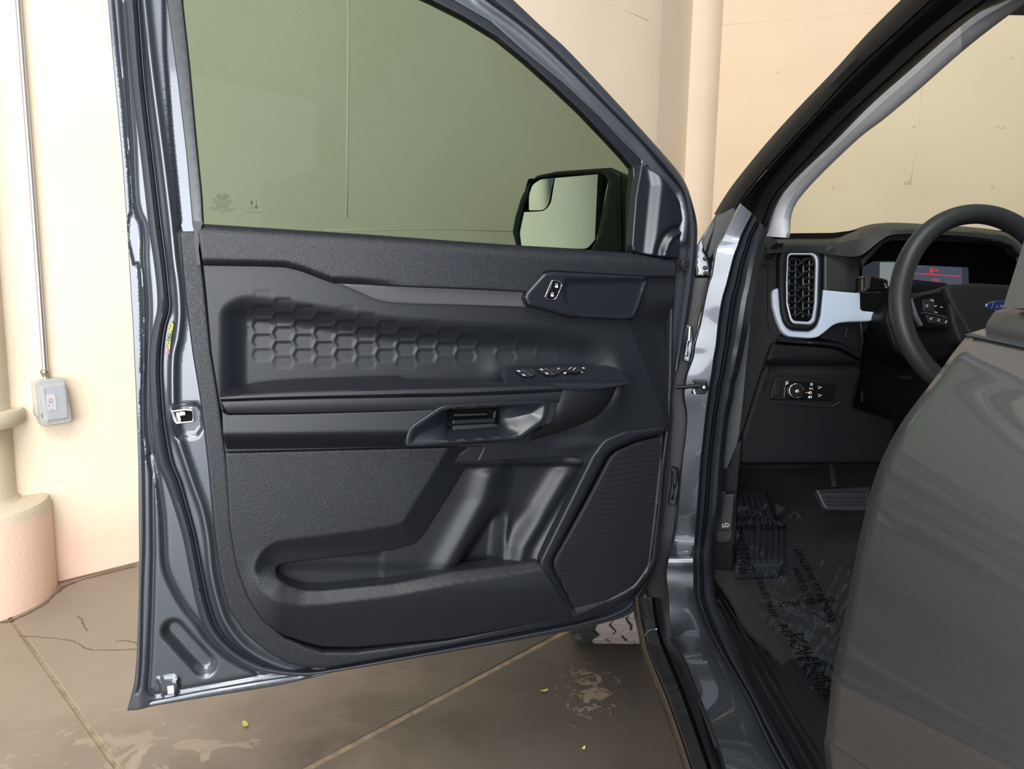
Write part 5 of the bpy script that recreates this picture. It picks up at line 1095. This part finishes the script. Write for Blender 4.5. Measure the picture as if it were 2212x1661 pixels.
# scuff marks on the plate edge
rng = random.Random(3); V = []; Fc = []
L1 = [XP(x, y, X)+np.array((0, 0, .0035)) for x, y, X in cr([(1545, 1350, .44), (1562, 1395, .438), (1592, 1450, .435), (1620, 1520, .432), (1628, 1508, .432)][:4], 14)]
for i, p in enumerate(L1):
    wd = (.010+.006*rng.random())*math.sin(min(1, (i+1)/6)*1.57)*min(1, (len(L1)-i)/14); V += [tuple(p), tuple(p+np.array((wd, 0, .0008)))]
    if i: k = 2*i; Fc.append((k-2, k-1, k+1, k))
link('scuff_mark', tomesh('scuff_mark', V, Fc), mat('pale_scuff', (.075, .08, .088), .6), truck, False)
# ---- footwell floor: carpet, foot rest, mat
FW = Frame((1.0, 1.22, .49), (0, -.25, .97))
relief('carpet', [(1560, 1000), (1940, 1000), (1940, 1620), (1800, 1600), (1700, 1450), (1600, 1340), (1545, 1240), (1552, 1100)], FW, CARPET, truck, -.035, 22, 0, 0, lambda x, y: .01*np.sin(x/30)*np.sin(y/40), .01)
cf = lambda pts: cv(pts, 1550, 1000, 4.746)
FRm = mat('foot_rest_rubber', (.018, .020, .024), .45)
relief('foot_rest', cf([(215, 268, 2), (485, 262, 3), (545, 480), (700, 1010, 4), (640, 1045), (200, 1055, 4), (190, 700)]), FW, FRm, truck, .006, 6, 3, .004, None, .03)
for k in range(6):
    x0, x1 = 262+62*k if k < 4 else 262+62*k, 290+70*k
    tp = 310+max(0, k-3)*160; 
    if k >= 4: tp = 560+(k-4)*60
    tube('foot_rest_rib', FW.at(*zip(*cf([(x0+(tp-310)*.17, tp), (x0+35+(0)*.1+60, 640), (x0+85, 1000)])), .010), .0048, FRm, truck, 8)
# brake pedal
cp = lambda pts: cv(pts, 1550, 1000, 4.746)
BP = Frame(YP(1850, 1080, 1.62), (0, -.8, .6))
relief('brake_pedal', cp([(1010, 270, 3), (1560, 235), (1600, 480), (1420, 487), (1130, 478, 8), (1085, 440, 5)]), BP, FRm, truck, 0, 5, 3, .004, None, .015)
for y in (290, 350, 390, 428): tube('pedal_rib', BP.at(*zip(*cp([(1035+(y-270)*.55, y), (1520, y-2)])), .0022), .0022, FRm, truck, 6)
tube('pedal_arm', BP.at(*zip(*cp([(1200, 260), (1180, 120), (1160, -40)])), -.02), .010, DARK, truck, 10)
# ---- clear plastic floor cover
pf = bpy.data.materials.new('clear_film'); pf.use_nodes = True; n7 = pf.node_tree; n7.nodes.clear()
o7 = n7.nodes.new('ShaderNodeOutputMaterial'); t7 = n7.nodes.new('ShaderNodeBsdfTransparent'); g7 = n7.nodes.new('ShaderNodeBsdfGlossy'); m7 = n7.nodes.new('ShaderNodeMixShader')
t7.inputs[0].default_value = (.90, .92, .95, 1); g7.inputs[0].default_value = (.8, .85, .95, 1); g7.inputs['Roughness'].default_value = .10; m7.inputs[0].default_value = .07
n7.links.new(t7.outputs[0], m7.inputs[1]); n7.links.new(g7.outputs[0], m7.inputs[2]); n7.links.new(m7.outputs[0], o7.inputs[0])
rs_ = np.random.RandomState(4); W_ = [(rs_.uniform(.03, .14), rs_.uniform(.02, .10)*(1 if rs_.rand() > .3 else -1), rs_.uniform(0, 6), rs_.uniform(.0012, .0035)) for _ in range(9)]
def film_h(x, y):
    h = np.zeros(len(x))
    for a, b_, p, s in W_: h += s*(1-np.abs(np.sin(a*x*.5+b_*y*.5+p+.6*np.sin(y*.02+p))))**3*1.1
    return h+.006*np.exp(-((x-(1655+(y-1270)*-.55))/7)**2)*((y > 1150) & (y < 1300))+.006*np.exp(-((y-(1285+(x-1640)*.45))/5)**2)*((x > 1630) & (x < 1800))
film = relief('plastic_floor_cover', [(1590, 1098), (1670, 1090), (1730, 1110), (1790, 1160), (1860, 1180), (1870, 1400), (1800, 1480), (1780, 1500), (1750, 1492), (1700, 1400), (1650, 1345), (1615, 1280), (1585, 1210)], FW, pf, None, .016, 4, 0, 0, film_h, .001,
      label='crinkled clear plastic film with printed warnings over the driver footwell', category='floor cover')
tx = []
def ft(s, px, py, size, dx, dy): tx.append(textm(s, size, fmat(FW, px, py, .021, dx, dy), False, .0002))
ft('VE COVER', 1640, 1118, .028, -10, 0); ft('MUST REMO', 1633, 1137, .028, -10, 0); ft('DEALER MUST', 1606, 1185, .028, 3, 10); ft('REMOVE COVER', 1590, 1190, .024, 3, 10)
ft('DEALER MUST REMOVE', 1758, 1260, .024, 5, 10); ft('MOVE COVER', 1735, 1265, .02, 5, 10); ft('DEALER MUST', 1740, 1300, .02, -10, 1); ft('REMOVE COVER', 1735, 1425, .026, 6, 10); ft('DEALER MUST', 1762, 1435, .026, 6, 10); ft('DEALER MUST', 1655, 1290, .02, 4, 10)
o = joinm('film_print', tx, mat('black_print', (.002, .002, .002), .9, spec=.02), None); setpar_ = Matrix.Identity(4); o.parent = film
# ---- steering wheel
sw = empty('steering_wheel', (.917, 1.36, 1.18), truck)
C0 = YP(2118, 655, 1.36); U = np.array((.925, .06, 0)); Vv = np.array((0, .20, .985))
def ell(r_, n=96, off=0): return [C0+U*r_*math.cos(2*math.pi*i/n)+Vv*r_*math.sin(2*math.pi*i/n) for i in range(n)]
WR_ = mat('steering_wheel_skin', (.024, .024, .026), .45, bump=('n', 700, .15, .0005))
tube('rim', ell(.1760), .0190, WR_, sw, 20, True)
SW = Frame(C0+np.array((0, .0, 0)), (0.0, -.98, .20))
relief('hub', cw([(850, 850, 8), (910, 818, 10), (1200, 808), (1500, 825), (1700, 860), (1700, 1300), (1400, 1500), (1150, 1420), (1080, 1300), (1040, 1220), (960, 1100), (890, 960)]), SW, DSOFT, sw, .018, 8, 8, .012, None, .04, round_r=8)
relief('spoke', cw([(480, 900, 5), (560, 915), (700, 890), (880, 840, 5), (900, 900), (1010, 1180), (1150, 1330), (1060, 1300), (960, 1240), (800, 1260), (640, 1240), (540, 1130), (440, 1000)]), SW, SMOOTH, sw, .004, 7, 5, .008, None, .03, round_r=8)
relief('lower_spoke', cw([(880, 900), (960, 960), (1060, 1180), (1160, 1280), (1100, 1420), (1000, 1390), (930, 1200)]), SW, DSOFT, sw, .014, 7, 6, .008, None, .03, round_r=8)
relief('button_pad', cw([(530, 960, 5), (640, 920), (850, 880, 4), (880, 960), (915, 1150), (880, 1260, 6), (640, 1230, 6), (580, 1130)]), SW, GLOSSB, sw, .008, 6, 3, .003, None, .01, round_r=5)
relief('button_pad_edge', cw([(528, 965), (545, 960), (600, 1120), (650, 1225), (630, 1232), (570, 1130)]), SW, LTRIM if False else mat('satin_grey_edge', (.09, .09, .11), .3), sw, .009, 4, 1, .001, None, .008)
relief('wheel_button', cw([(640, 975, 3), (760, 955, 3), (770, 1100), (650, 1090, 3)]), SW, DARK, sw, .0095, 5, 1.5, .002, None, .004)
relief('wheel_button', cw([(665, 1110, 2), (880, 1150, 2), (890, 1230, 2), (700, 1200, 2)]), SW, DARK, sw, .0095, 5, 1.5, .002, None, .004)
tube('button_accent', SW.at(*zip(*cw([(655, 1100), (760, 1120), (876, 1148)])), .0115), .0013, CHROME, sw, 8)
def sl(pts, r_=.0006): return wline(pts, r_, SW, .0115)
for pts in ([[(715, 985), (730, 975), (745, 988)], [(735, 990), (750, 984)]], [[(675, 1025), (695, 1030), (690, 1045), (672, 1040)]], [[(755, 1030), (765, 1042), (778, 1032)]], [[(812, 1045), (835, 1050)]], [[(755, 1095), (785, 1100)]], [[(712, 1160), (735, 1148), (732, 1170), (712, 1160)]], [[(785, 1175), (806, 1162), (806, 1186), (785, 1175)]], [[(862, 1205), (870, 1180), (880, 1190)]]):
    joinm('button_icon', [sl(p_) for p_ in pts], WHITE, sw)
eo = circ(1395, 1033, 142, 50, 36)
relief('emblem', cw(circ(1395, 1033, 132, 42, 36)), SW, mat('emblem_blue', (.012, .02, .16), .2, coat=1), sw, .020, 3, 2, .002, None, .006)
relief('emblem_ring', cw(eo), SW, CHROME, sw, .020, 3, 1, .002, None, .006, holes=[cw(circ(1395, 1033, 128, 39, 36))])
me = textm('Ford', .020, fmat(SW, *cw([(1400, 1033)])[0], .0208, 10, 0), False, .0003, .35); link('emblem_script', me, CHROME, sw, False)
